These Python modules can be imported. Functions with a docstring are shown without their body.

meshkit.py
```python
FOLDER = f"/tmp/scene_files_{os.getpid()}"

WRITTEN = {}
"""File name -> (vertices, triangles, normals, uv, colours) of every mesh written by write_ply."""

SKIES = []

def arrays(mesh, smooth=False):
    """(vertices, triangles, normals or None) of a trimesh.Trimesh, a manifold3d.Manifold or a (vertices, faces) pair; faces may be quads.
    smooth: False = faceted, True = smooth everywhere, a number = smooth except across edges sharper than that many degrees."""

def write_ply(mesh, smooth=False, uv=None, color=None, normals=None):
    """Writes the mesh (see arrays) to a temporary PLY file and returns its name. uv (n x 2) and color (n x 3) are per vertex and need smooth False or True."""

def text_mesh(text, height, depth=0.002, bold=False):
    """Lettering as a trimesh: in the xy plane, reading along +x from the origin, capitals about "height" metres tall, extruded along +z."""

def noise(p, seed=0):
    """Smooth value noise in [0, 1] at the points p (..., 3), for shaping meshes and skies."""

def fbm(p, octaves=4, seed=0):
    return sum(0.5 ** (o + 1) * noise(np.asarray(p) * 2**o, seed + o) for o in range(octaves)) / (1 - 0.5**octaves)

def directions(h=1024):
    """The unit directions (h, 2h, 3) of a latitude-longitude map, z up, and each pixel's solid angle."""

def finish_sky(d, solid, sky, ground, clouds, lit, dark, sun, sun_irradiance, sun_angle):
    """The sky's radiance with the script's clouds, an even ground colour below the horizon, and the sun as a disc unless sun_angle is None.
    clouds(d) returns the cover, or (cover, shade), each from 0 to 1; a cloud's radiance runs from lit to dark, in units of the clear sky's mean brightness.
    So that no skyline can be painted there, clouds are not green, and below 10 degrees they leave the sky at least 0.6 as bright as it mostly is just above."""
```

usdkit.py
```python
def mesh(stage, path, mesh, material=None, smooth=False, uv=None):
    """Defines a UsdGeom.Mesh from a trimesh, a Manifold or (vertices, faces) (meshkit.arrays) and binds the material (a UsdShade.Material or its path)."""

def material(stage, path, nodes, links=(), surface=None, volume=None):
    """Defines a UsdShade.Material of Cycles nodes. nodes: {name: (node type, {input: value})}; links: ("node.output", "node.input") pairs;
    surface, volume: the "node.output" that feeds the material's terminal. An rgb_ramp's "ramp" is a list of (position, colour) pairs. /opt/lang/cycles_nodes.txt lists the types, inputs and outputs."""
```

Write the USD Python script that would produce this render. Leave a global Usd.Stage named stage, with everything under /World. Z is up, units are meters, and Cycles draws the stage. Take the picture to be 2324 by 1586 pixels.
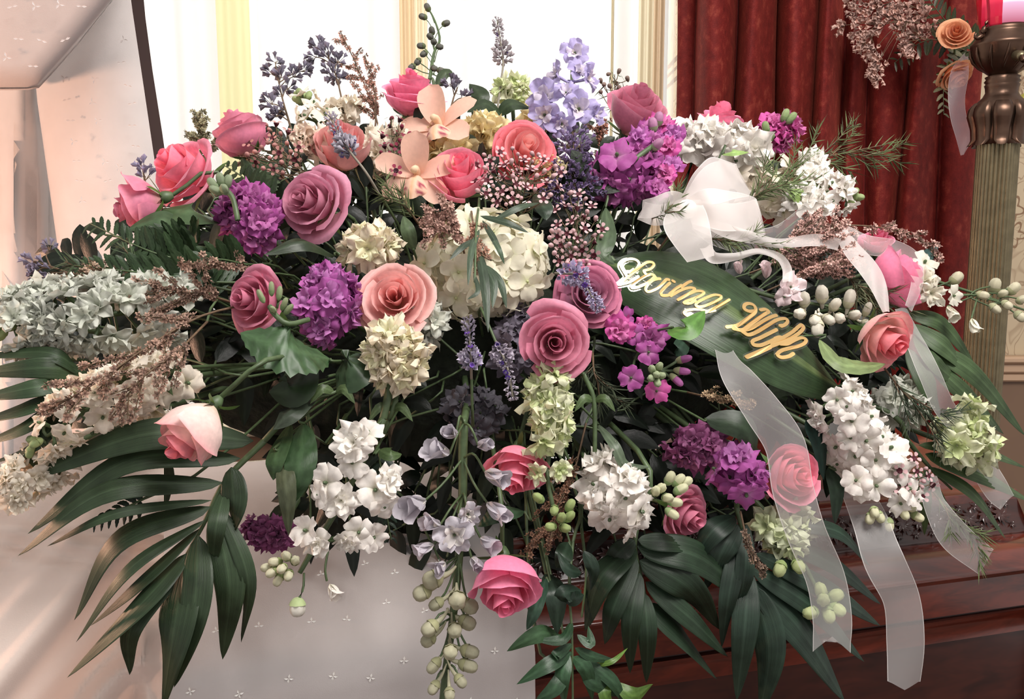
import math, random
import numpy as np
import usdkit
from pxr import Gf, Sdf, Usd, UsdGeom, UsdLux, UsdShade, Vt

stage = Usd.Stage.CreateInMemory()
UsdGeom.SetStageUpAxis(stage, 'Z')
UsdGeom.SetStageMetersPerUnit(stage, 1.0)
UsdGeom.Xform.Define(stage, '/World')
rng = np.random.default_rng(7)
random.seed(7)

# ------------------------------------------------------------------ camera, light, exposure
FPX, CX, CY, PITCH = 2012.0, 1162.0, 793.0, math.radians(7.5)
CAM = np.array([0.0, 0.0, 1.25])
RX = np.array([1.0, 0, 0]); UP = np.array([0, math.sin(PITCH), math.cos(PITCH)]); FW = np.array([0, math.cos(PITCH), -math.sin(PITCH)])
cam = UsdGeom.Camera.Define(stage, '/World/camera')
cam.CreateHorizontalApertureAttr(36.0); cam.CreateVerticalApertureAttr(36.0 * 1586 / 2324)
cam.CreateFocalLengthAttr(36.0 * FPX / 2324)
cam.CreateClippingRangeAttr(Gf.Vec2f(0.02, 60))
cam.AddTransformOp().Set(Gf.Matrix4d(*RX, 0, *UP, 0, *(-FW), 0, *CAM, 1))
cam.CreateExposureAttr(0.0)

def aim(light, pos, target):
    z = np.array(pos, float) - np.array(target, float); z /= np.linalg.norm(z)
    x = np.cross([0, 0, 1.0], z); x /= np.linalg.norm(x); y = np.cross(z, x)
    light.AddTransformOp().Set(Gf.Matrix4d(*x, 0, *y, 0, *z, 0, *map(float, pos), 1))

dome = UsdLux.DomeLight.Define(stage, '/World/sky_light')
dome.CreateIntensityAttr(0.215); dome.CreateColorAttr(Gf.Vec3f(1.0, 0.95, 0.93))

def rect(name, pos, target, w, h, inten, col):
    l = UsdLux.RectLight.Define(stage, '/World/' + name)
    l.CreateWidthAttr(w); l.CreateHeightAttr(h); l.CreateIntensityAttr(inten); l.CreateColorAttr(Gf.Vec3f(*col)); aim(l, pos, target)
rect('ceiling_light', (0.50, 0.22, 2.5), (0.2, 0.85, 0.95), 0.8, 0.8, 20.0, (1.0, 0.95, 0.91))
rect('window_daylight', (-0.35, 3.0, 1.9), (-0.3, 1.0, 1.3), 2.6, 2.2, 6.0, (1.0, 0.99, 0.96))
lamp_l = UsdLux.SphereLight.Define(stage, '/World/head_lamp_light')
lamp_l.CreateRadiusAttr(0.06); lamp_l.CreateIntensityAttr(170.0); lamp_l.CreateColorAttr(Gf.Vec3f(1.0, 0.55, 0.36))
lamp_l.AddTranslateOp().Set(Gf.Vec3d(-1.08, 0.70, 1.16))

# ------------------------------------------------------------------ helpers
def P(px, py, d):
    return CAM + d * (FW + (px - CX) / FPX * RX - (py - CY) / FPX * UP)
def vec(r, u, t):
    v = r * RX + u * UP - t * FW
    return v / np.linalg.norm(v)
def D(px, py):
    x = (px - CX) / CX
    v = max(0.0, (900 - py) / 700.0)
    return 0.79 + 0.155 * x + 0.02 * x * x + v ** 1.5 * (0.25 + 0.03 * x * x)
def pt(px, py, o=0.0):
    return P(px, py, D(px, py) + o)
def mpp(px, py, o=0.0):
    return (D(px, py) + o) / FPX
def unit(v):
    v = np.asarray(v, float)
    return v / (np.linalg.norm(v) + 1e-12)
def lin(h):
    h = h.lstrip('#')
    c = np.array([int(h[i:i + 2], 16) for i in (0, 2, 4)]) / 255.0
    return np.where(c < 0.04045, c / 12.92, ((c + 0.055) / 1.055) ** 2.4)
def frame(w, rnd=0.0, up=None):
    w = unit(w)
    a = np.array([0, 0, 1.0]) if up is None else np.asarray(up, float)
    if abs(np.dot(a, w)) > 0.97: a = np.array([1.0, 0, 0])
    u = unit(np.cross(a, w)); v = np.cross(w, u)
    if rnd: u, v = math.cos(rnd) * u + math.sin(rnd) * v, -math.sin(rnd) * u + math.cos(rnd) * v
    return u, v, w
def spline(pts, n):
    p = np.asarray(pts, float)
    if len(p) < 3:
        t = np.linspace(0, 1, n)[:, None]
        return p[0] * (1 - t) + p[-1] * t
    q = np.vstack([2 * p[0] - p[1], p, 2 * p[-1] - p[-2]])
    s = np.linspace(0, len(p) - 1 - 1e-9, n); i = s.astype(int); t = (s - i)[:, None]
    a, b, c, d = q[i], q[i + 1], q[i + 2], q[i + 3]
    return 0.5 * (2 * b + (c - a) * t + (2 * a - 5 * b + 4 * c - d) * t * t + (3 * b - a - 3 * c + d) * t ** 3)

_gf = {}
def gfaces(nr, nc, wrap=False):
    k = (nr, nc, wrap)
    if k not in _gf:
        f = []
        for i in range(nr - 1):
            for j in range(nc if wrap else nc - 1):
                a, b = i * nc + j, i * nc + (j + 1) % nc
                f += [(a, b, b + nc), (a, b + nc, a + nc)]
        _gf[k] = np.array(f, np.int32)
    return _gf[k]

def normals(V, F):
    n = np.zeros_like(V)
    c = np.cross(V[F[:, 1]] - V[F[:, 0]], V[F[:, 2]] - V[F[:, 0]])
    for k in range(3): np.add.at(n, F[:, k], c)
    l = np.linalg.norm(n, axis=1, keepdims=True)
    return np.where(l > 0, n / np.maximum(l, 1e-20), [0, 0, 1.0])

def join(parts):
    V, F, C, U, k = [], [], [], [], 0
    for p in parts:
        v, f = p[0], p[1]
        V.append(v); F.append(f + k); k += len(v)
        if len(p) > 2 and p[2] is not None: C.append(np.broadcast_to(p[2], v.shape))
        if len(p) > 3 and p[3] is not None: U.append(p[3])
    return np.vstack(V), np.vstack(F), (np.vstack(C) if C else None), (np.vstack(U) if U else None)

_used = {}
def numbered(parent, name):
    k = parent + '/' + name
    n = _used.get(k, 0); _used[k] = n + 1
    return k if n == 0 else f'{k}_{n:03d}'

class Thing:
    def __init__(self, name, label, cat, org=(0, 0, 0), group=None, kind=None):
        self.path = numbered('/World', name)
        self.org = np.asarray(org, float)
        self.x = UsdGeom.Xform.Define(stage, self.path)
        self.x.AddTranslateOp().Set(Gf.Vec3d(*map(float, self.org)))
        p = self.x.GetPrim()
        for k, v in (('label', label), ('category', cat), ('group', group), ('kind', kind)):
            if v: p.SetCustomDataByKey(k, v)
    def sub(self, name, parent=None, label=None):
        path = numbered(parent or self.path, name)
        x = UsdGeom.Xform.Define(stage, path)
        if label: x.GetPrim().SetCustomDataByKey('label', label)
        return path
    def add(self, name, V, F, mat, col=None, uv=None, smooth=True, parent=None, kind=None, label=None):
        path = numbered(parent or self.path, name)
        m = UsdGeom.Mesh.Define(stage, path)
        v = np.ascontiguousarray(V - self.org, np.float32)
        m.CreatePointsAttr(Vt.Vec3fArray.FromNumpy(v))
        m.CreateFaceVertexCountsAttr(Vt.IntArray.FromNumpy(np.full(len(F), 3, np.int32)))
        m.CreateFaceVertexIndicesAttr(Vt.IntArray.FromNumpy(np.ascontiguousarray(F, np.int32).ravel()))
        m.CreateSubdivisionSchemeAttr('none')
        if smooth:
            m.CreateNormalsAttr(Vt.Vec3fArray.FromNumpy(normals(V, F).astype(np.float32)))
            m.SetNormalsInterpolation('vertex')
        if col is not None:
            c = np.ascontiguousarray(np.broadcast_to(np.asarray(col, np.float32), v.shape))
            UsdGeom.PrimvarsAPI(m).CreatePrimvar('col', Sdf.ValueTypeNames.Color3fArray, 'vertex').Set(Vt.Vec3fArray.FromNumpy(c))
        if uv is not None:
            UsdGeom.PrimvarsAPI(m).CreatePrimvar('st', Sdf.ValueTypeNames.TexCoord2fArray, 'vertex').Set(Vt.Vec2fArray.FromNumpy(np.ascontiguousarray(uv, np.float32)))
        UsdShade.MaterialBindingAPI.Apply(m.GetPrim()).Bind(mat)
        if kind: m.GetPrim().SetCustomDataByKey('kind', kind)
        if label: m.GetPrim().SetCustomDataByKey('label', label)
        return path

def box(lo, hi, M=None, o=(0, 0, 0), bev=0.0):
    lo, hi = np.array(lo, float), np.array(hi, float)
    if bev > 0:
        b = min(bev, (hi - lo).min() / 2.01)
        import trimesh
        pts = []
        for sx in (0, 1):
            for sy in (0, 1):
                for sz in (0, 1):
                    c = np.where([sx, sy, sz], hi, lo); s = np.where([sx, sy, sz], -1, 1)
                    for k in range(3):
                        q = c + s * b; q[k] = c[k]; pts.append(q)
        h = trimesh.convex.convex_hull(np.array(pts)); V, F = np.array(h.vertices), np.array(h.faces)
    else:
        V = np.array([[(lo, hi)[i][0], (lo, hi)[j][1], (lo, hi)[k][2]] for i in (0, 1) for j in (0, 1) for k in (0, 1)])
        F = np.array([(0, 1, 3), (0, 3, 2), (4, 6, 7), (4, 7, 5), (0, 4, 5), (0, 5, 1), (2, 3, 7), (2, 7, 6), (0, 2, 6), (0, 6, 4), (1, 5, 7), (1, 7, 3)])
    if M is not None: V = V @ np.asarray(M, float)
    return V + np.asarray(o, float), F

def tube(pts, r, n=6, m=None):
    p = np.asarray(pts, float)
    if m: p = spline(p, m)
    t = np.gradient(p, axis=0); t /= np.linalg.norm(t, axis=1, keepdims=True) + 1e-12
    a = np.cross(t, np.where(np.abs(t[:, 2:]) < 0.9, [0, 0, 1.0], [1.0, 0, 0])); a /= np.linalg.norm(a, axis=1, keepdims=True) + 1e-12
    b = np.cross(t, a); an = np.arange(n) * 2 * np.pi / n
    rr = np.asarray(r, float)
    rr = np.interp(np.linspace(0, 1, len(p)), np.linspace(0, 1, len(rr)), rr) if rr.ndim else np.full(len(p), float(rr))
    V = p[:, None] + rr[:, None, None] * (np.cos(an)[None, :, None] * a[:, None] + np.sin(an)[None, :, None] * b[:, None])
    V = np.vstack([V.reshape(-1, 3), p[:1], p[-1:]])
    F = [gfaces(len(p), n, True)]
    k = len(p) * n; L = k - n
    F.append(np.array([(k, (j + 1) % n, j) for j in range(n)] + [(k + 1, L + j, L + (j + 1) % n) for j in range(n)]))
    return V, np.vstack(F)

def lathe(prof, c, axis, n=12, rnd=0.0):
    u, v, w = frame(axis, rnd)
    pr = np.asarray(prof, float); an = np.arange(n) * 2 * np.pi / n
    V = (c + pr[:, 1][:, None, None] * w + pr[:, 0][:, None, None] * (np.cos(an)[None, :, None] * u + np.sin(an)[None, :, None] * v)).reshape(-1, 3)
    return V, gfaces(len(pr), n, True)

def cap_lathe(prof, c, axis, n=12):
    pr = [(1e-5, prof[0][1])] + list(prof) + [(1e-5, prof[-1][1])]
    return lathe(pr, np.asarray(c, float), axis, n)

def ell(c, axis, r, L, n=8, m=6, flat=1.0):
    th = np.linspace(0.02, np.pi - 0.02, m)
    return lathe(np.stack([r * np.sin(th), -L / 2 * np.cos(th)], 1), np.asarray(c, float), axis, n)

# ------------------------------------------------------------------ materials
L_ = '/World/Looks/'
UsdGeom.Scope.Define(stage, '/World/Looks')
def mat(name, nodes, links, surface='p.BSDF'):
    return usdkit.material(stage, L_ + name, nodes, links, surface=surface)
def petal_mat(name, tr=0.3, rough=0.55, spec=0.25, nscale=260.0, nst=0.06):
    return mat(name, {'a': ('attribute', {'attribute': 'col'}), 'g': ('geometry', {}), 'n': ('noise_texture', {'scale': nscale, 'detail': 3.0}),
                      'mr': ('map_range', {'from_min': 0.3, 'from_max': 0.7, 'to_min': 1 - nst * 1.6, 'to_max': 1 + nst}), 'vm': ('vector_math', {'math_type': 'scale'}),
                      'b': ('bump', {'strength': 0.12, 'distance': 0.0006}),
                      'p': ('principled_bsdf', {'roughness': rough, 'specular_ior_level': spec, 'sheen_weight': 0.12}), 't': ('translucent_bsdf', {}), 'm': ('mix_closure', {'fac': tr})},
               [('g.position', 'n.vector'), ('n.fac', 'mr.value'), ('a.color', 'vm.vector1'), ('mr.result', 'vm.scale'), ('vm.vector', 'p.base_color'), ('vm.vector', 't.color'),
                ('n.fac', 'b.height'), ('b.normal', 'p.normal'), ('p.BSDF', 'm.closure1'), ('t.BSDF', 'm.closure2')], 'm.closure')
def leaf_mat(name, tr=0.12, rough=0.38, sx=40.0, sy=2.0, st=0.35, spec=0.30):
    return mat(name, {'a': ('attribute', {'attribute': 'col'}), 'u': ('uvmap', {'attribute': 'st'}), 'mp': ('mapping', {'scale': (sx, sy, 1.0)}), 'n': ('noise_texture', {'scale': 1.0, 'detail': 2.0}),
                      'g': ('geometry', {}), 'n2': ('noise_texture', {'scale': 45.0, 'detail': 3.0}), 'ad': ('math', {'math_type': 'add'}),
                      'mr': ('map_range', {'from_min': 0.6, 'from_max': 1.4, 'to_min': 1 - st, 'to_max': 1 + st}), 'vm': ('vector_math', {'math_type': 'scale'}),
                      'b': ('bump', {'strength': 0.25, 'distance': 0.0008}),
                      'p': ('principled_bsdf', {'roughness': rough, 'specular_ior_level': spec}), 't': ('translucent_bsdf', {}), 'm': ('mix_closure', {'fac': tr})},
               [('u.UV', 'mp.vector'), ('mp.vector', 'n.vector'), ('g.position', 'n2.vector'), ('n.fac', 'ad.value1'), ('n2.fac', 'ad.value2'), ('ad.value', 'mr.value'), ('a.color', 'vm.vector1'),
                ('mr.result', 'vm.scale'), ('vm.vector', 'p.base_color'), ('vm.vector', 't.color'), ('n.fac', 'b.height'), ('b.normal', 'p.normal'), ('p.BSDF', 'm.closure1'), ('t.BSDF', 'm.closure2')], 'm.closure')
def plain(name, col, rough=0.5, metal=0.0, spec=0.5, noise=0.0, scale=30.0, bump=0.0, dist=0.001, sc3=(1, 1, 1), extra=None):
    nodes = {'p': ('principled_bsdf', dict({'base_color': tuple(col), 'roughness': rough, 'metallic': metal, 'specular_ior_level': spec}, **(extra or {})))}
    links = []
    if noise or bump:
        nodes |= {'g': ('geometry', {}), 'mp': ('mapping', {'scale': sc3}), 'n': ('noise_texture', {'scale': scale, 'detail': 4.0})}
        links += [('g.position', 'mp.vector'), ('mp.vector', 'n.vector')]
    if noise:
        c = np.array(col)
        nodes['r'] = ('rgb_ramp', {'ramp': [(0.3, tuple(np.clip(c * (1 - noise), 0, 1))), (0.7, tuple(np.clip(c * (1 + noise), 0, 1)))]})
        links += [('n.fac', 'r.fac'), ('r.color', 'p.base_color')]
    if bump:
        nodes['b'] = ('bump', {'strength': bump, 'distance': dist}); links += [('n.fac', 'b.height'), ('b.normal', 'p.normal')]
    return mat(name, nodes, links)
MP = petal_mat('petal')
MPW = petal_mat('petal_soft', tr=0.34, rough=0.6, nst=0.03)
ML = leaf_mat('leaf_broad', sx=6.0, sy=9.0)
MPALM = leaf_mat('leaf_pleated', tr=0.10, rough=0.40, sx=70.0, sy=1.2, st=0.6)
MST = plain('stem', lin('485a3a'), 0.5, noise=0.25, scale=120.0)
MTINY = petal_mat('tiny_floret', tr=0.2, rough=0.7, nst=0.02)
def fabric(name, col, tr=0.15, wv=900.0):
    return mat(name, {'g': ('geometry', {}), 'n': ('noise_texture', {'scale': wv, 'detail': 2.0}), 'n2': ('noise_texture', {'scale': 25.0, 'detail': 2.0}),
                      'r': ('rgb_ramp', {'ramp': [(0.3, tuple(np.array(col) * 0.93)), (0.7, tuple(np.array(col)))]}), 'b': ('bump', {'strength': 0.25, 'distance': 0.0004}),
                      'p': ('principled_bsdf', {'roughness': 0.75, 'specular_ior_level': 0.25, 'sheen_weight': 0.3}), 't': ('translucent_bsdf', {'color': tuple(col)}), 'm': ('mix_closure', {'fac': tr})},
               [('g.position', 'n.vector'), ('g.position', 'n2.vector'), ('n2.fac', 'r.fac'), ('r.color', 'p.base_color'), ('n.fac', 'b.height'), ('b.normal', 'p.normal'), ('p.BSDF', 'm.closure1'), ('t.BSDF', 'm.closure2')], 'm.closure')
MFAB = fabric('crepe_fabric', (0.62, 0.575, 0.56))
MSAT = fabric('peach_satin', (0.86, 0.72, 0.64))
MEMB = plain('embroidery_thread', (0.93, 0.92, 0.88), 0.45)
def organza(name, col, alpha):
    return mat(name, {'g': ('geometry', {}), 'n': ('noise_texture', {'scale': 1400.0, 'detail': 2.0}), 'mr': ('map_range', {'from_min': 0.3, 'from_max': 0.7, 'to_min': alpha - 0.1, 'to_max': alpha + 0.1}),
                      'p': ('principled_bsdf', {'base_color': col, 'roughness': 0.4, 'sheen_weight': 0.4}), 't': ('translucent_bsdf', {'color': col}), 'm': ('mix_closure', {'fac': 0.45}),
                      'c': ('transparent_bsdf', {}), 'o': ('mix_closure', {'fac': alpha})},
               [('p.BSDF', 'm.closure1'), ('t.BSDF', 'm.closure2'), ('c.BSDF', 'o.closure1'), ('m.closure', 'o.closure2')], 'o.closure')
MORG = organza('organza', (0.92, 0.90, 0.89), 0.33)
MORG2 = organza('organza_bow', (0.97, 0.91, 0.88), 0.68)
MSEL = organza('ribbon_selvage', (0.95, 0.93, 0.91), 0.62)
MORG3 = organza('organza_lilac', (0.75, 0.66, 0.72), 0.49)
# ------------------------------------------------------------------ flower and leaf builders
YAW = 16.0
FOAM = P(1170, 800, 0.975)
AX = np.array([math.cos(math.radians(YAW)), math.sin(math.radians(YAW)), 0])      # along the casket
NO = np.array([math.sin(math.radians(YAW)), -math.cos(math.radians(YAW)), 0])     # out of its front
def foam_point(p):
    s = np.clip(np.dot(p - FOAM, AX) * 0.55, -0.30, 0.30)
    q = FOAM + AX * s
    return q + unit(p - q) * 0.05
def stem_to_foam(T, p, direc, r, col=None, name='stem', n=8, parent=None):
    f = foam_point(p)
    L = np.linalg.norm(f - p)
    m = p + unit(direc) * min(0.05, L * 0.35)
    V, F = tube([p, m, f], r, 6, n)
    T.add(name, V, F, MST, parent=parent)

def petal_grid(L, W, e0, e1, shape=(0.6, 2.5), cup=0.0, ruf=0.0, notch=0.0, point=0.0, nt=6, ns=5, seed=0, k=3.0):
    """A petal from the origin: x out, z along the flower's axis, y across. e0, e1: elevation in degrees at foot and tip."""
    r = np.random.default_rng(seed)
    t = np.linspace(0, 1, nt); s = np.linspace(-1, 1, ns)
    e = np.radians(e0 + (e1 - e0) * t)
    x = np.concatenate([[0], np.cumsum(np.cos((e[1:] + e[:-1]) / 2)) / (nt - 1)]) * L
    z = np.concatenate([[0], np.cumsum(np.sin((e[1:] + e[:-1]) / 2)) / (nt - 1)]) * L
    w = W * (t ** shape[0]) * np.maximum(1 - t ** shape[1], 0) ** 0.5 + W * 0.04
    if point <= 0: w[-1] = W * 0.58
    T_, S_ = np.meshgrid(t, s, indexing='ij')
    back = (np.abs(S_) ** 2 * (0.14 if point <= 0 else 0) + notch * (1 - np.abs(S_)) * 1.0) * (T_ > 0.99) * -L
    nx, nz = -np.sin(e), np.cos(e)
    off = cup * S_ ** 2 * w[:, None] + ruf * L * T_ ** 1.5 * np.sin(k * S_ + r.uniform(0, 6.3)) + ruf * 0.5 * L * T_ ** 2 * r.normal(0, 1, T_.shape) * (np.abs(S_) > 0.2)
    X = x[:, None] + back * np.cos(e)[:, None] + off * nx[:, None]
    Z = z[:, None] + back * np.sin(e)[:, None] + off * nz[:, None]
    Y = S_ * w[:, None]
    return np.stack([X, Y, Z], -1).reshape(-1, 3), gfaces(nt, ns), T_.ravel(), S_.ravel()

def place(V, phi, c, fr):
    cp, sp = math.cos(phi), math.sin(phi)
    R = np.stack(fr)
    X = V[:, 0] * cp - V[:, 1] * sp; Y = V[:, 0] * sp + V[:, 1] * cp
    return np.stack([X, Y, V[:, 2]], 1) @ R + c

def jit(c, r, a=0.08):
    return np.clip(c * (1 + r.normal(0, a)), 0, 1)

# ---- roses
def rose(label, px, py, off, Rpx, axis, cin, cout, rim, open_=0.8, H=1.15, seed=1, n=15, rimp=3.0, group=None, name='rose', back=None, leafy=False, stem_dir=None, T=None, c=None, R=None, sepal=True):
    r = np.random.default_rng(seed)
    w = unit(axis) if c is not None else vec(*axis)
    if c is None:
        c = pt(px, py, off); R = Rpx * mpp(px, py, off) * 1.24
    h = H * R * 1.25
    b = c - w * h * 0.5
    if T is None: T = Thing(name, label, 'rose', b, group)
    fr = frame(w, r.uniform(0, 6.28)); u, v, _ = fr
    soft = lambda c: lin(c) * 0.84 + 0.16 * np.array([1.0, .80, .86])
    ci, co, ri = soft(cin), soft(cout), soft(rim); bk = lin(back) if back else None
    nt, ns = 12, 9
    t = np.linspace(0, 1, nt)[:, None]; s = np.linspace(-1, 1, ns)[None, :]
    for i in range(n):
        f = i / (n - 1.0)
        phi = i * 2.399 + r.normal(0, 0.22)
        o = open_ * (0.25 + 0.75 * f)
        Rr = R * (0.07 + (0.90 - 0.20 * o) * f ** 1.12) * (1 + r.normal(0, .03))
        Hh = h * (1.0 - 0.55 * open_ * f ** 1.5) * (1 + r.normal(0, 0.03))
        hw = math.radians(120 - 62 * f ** 0.6)
        tip = 0.07 * np.exp(-(s / 0.28) ** 2) * (f > 0.35) * open_
        tt = t * (1 - (0.06 + 0.16 * f) * np.abs(s) ** 2.4 + tip)
        g = np.sin(np.pi / 2 * np.minimum(1, tt * 1.35)) ** 0.8
        g = g * (1 - 0.34 * (1 - o) * np.clip(tt - 0.5, 0, 1) ** 1.1 * 1.4)      # closing mouth
        q = np.clip((tt - 0.62) / 0.38, 0, 1.2)
        roll = (0.05 + 0.30 * f * (0.35 + 0.65 * open_)) * (0.55 + 0.75 * np.abs(s) ** 1.8) * r.uniform(.75, 1.25)
        wob = 1 + 0.04 * np.sin(2.5 * s + r.uniform(0, 6.3)) * tt + 0.03 * np.sin(5 * s + r.uniform(0, 6.3)) * q
        rad = Rr * g * (1 + 0.11 * s * (1 - 0.4 * f)) * wob + roll * R * q ** 1.5
        z = Hh * np.minimum(tt, 1.0) - roll * R * 0.75 * q ** 2.4 + 0.02 * R * np.sin(4 * s + r.uniform(0, 6.3)) * q
        an = phi + s * hw * (0.40 + 0.60 * np.minimum(1, tt * 2.2))
        X, Y = rad * np.cos(an), rad * np.sin(an)
        V = (b + X[..., None] * u + Y[..., None] * v + z[..., None] * w).reshape(-1, 3)
        base = jit(ci + (co - ci) * f, r, 0.05)
        if bk is not None and f > 0.45: base = jit(bk, r, 0.04)
        m = np.clip(tt ** rimp * (0.75 + 0.25 * np.abs(s)), 0, 1)[..., None]
        rf = ci * 1.1 * (1 - min(1, f * 1.6)) + ri * min(1, f * 1.6)
        col = np.clip(base * (1 - m) + rf * m, 0, 1)
        k = np.clip(1 - tt * 3.2, 0, 1)[..., None] * 0.5
        col = col * (1 - k) + lin('d8c890') * k
        T.add('petal', V, gfaces(nt, ns), MP, col.reshape(-1, 3))
    # hip, sepals, stem
    hipr = 0.17 * R
    V, F = lathe([(0.001, -hipr * 1.6), (hipr * 0.6, -hipr * 1.5), (hipr, -hipr * 0.7), (hipr * 1.1, 0), (hipr * 0.8, hipr * 0.5)], b, w, 10)
    T.add('hip', V, F, MST)
    if sepal:
        for k in range(5):
            V, F, tt, ss = petal_grid(0.75 * R, 0.12 * R, 10, r.uniform(-60, 60), (0.4, 1.2), point=1, seed=int(r.integers(1e6)))
            T.add('sepal', place(V, k * 1.2566 + 0.3, b, fr), F, ML, jit(lin('4d6b35'), r), uv=np.stack([ss, tt], 1))
    sd = vec(*stem_dir) if stem_dir else -w
    if stem_dir is not False: stem_to_foam(T, b - w * hipr * 1.5, sd, 0.0021)
    return T

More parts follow.
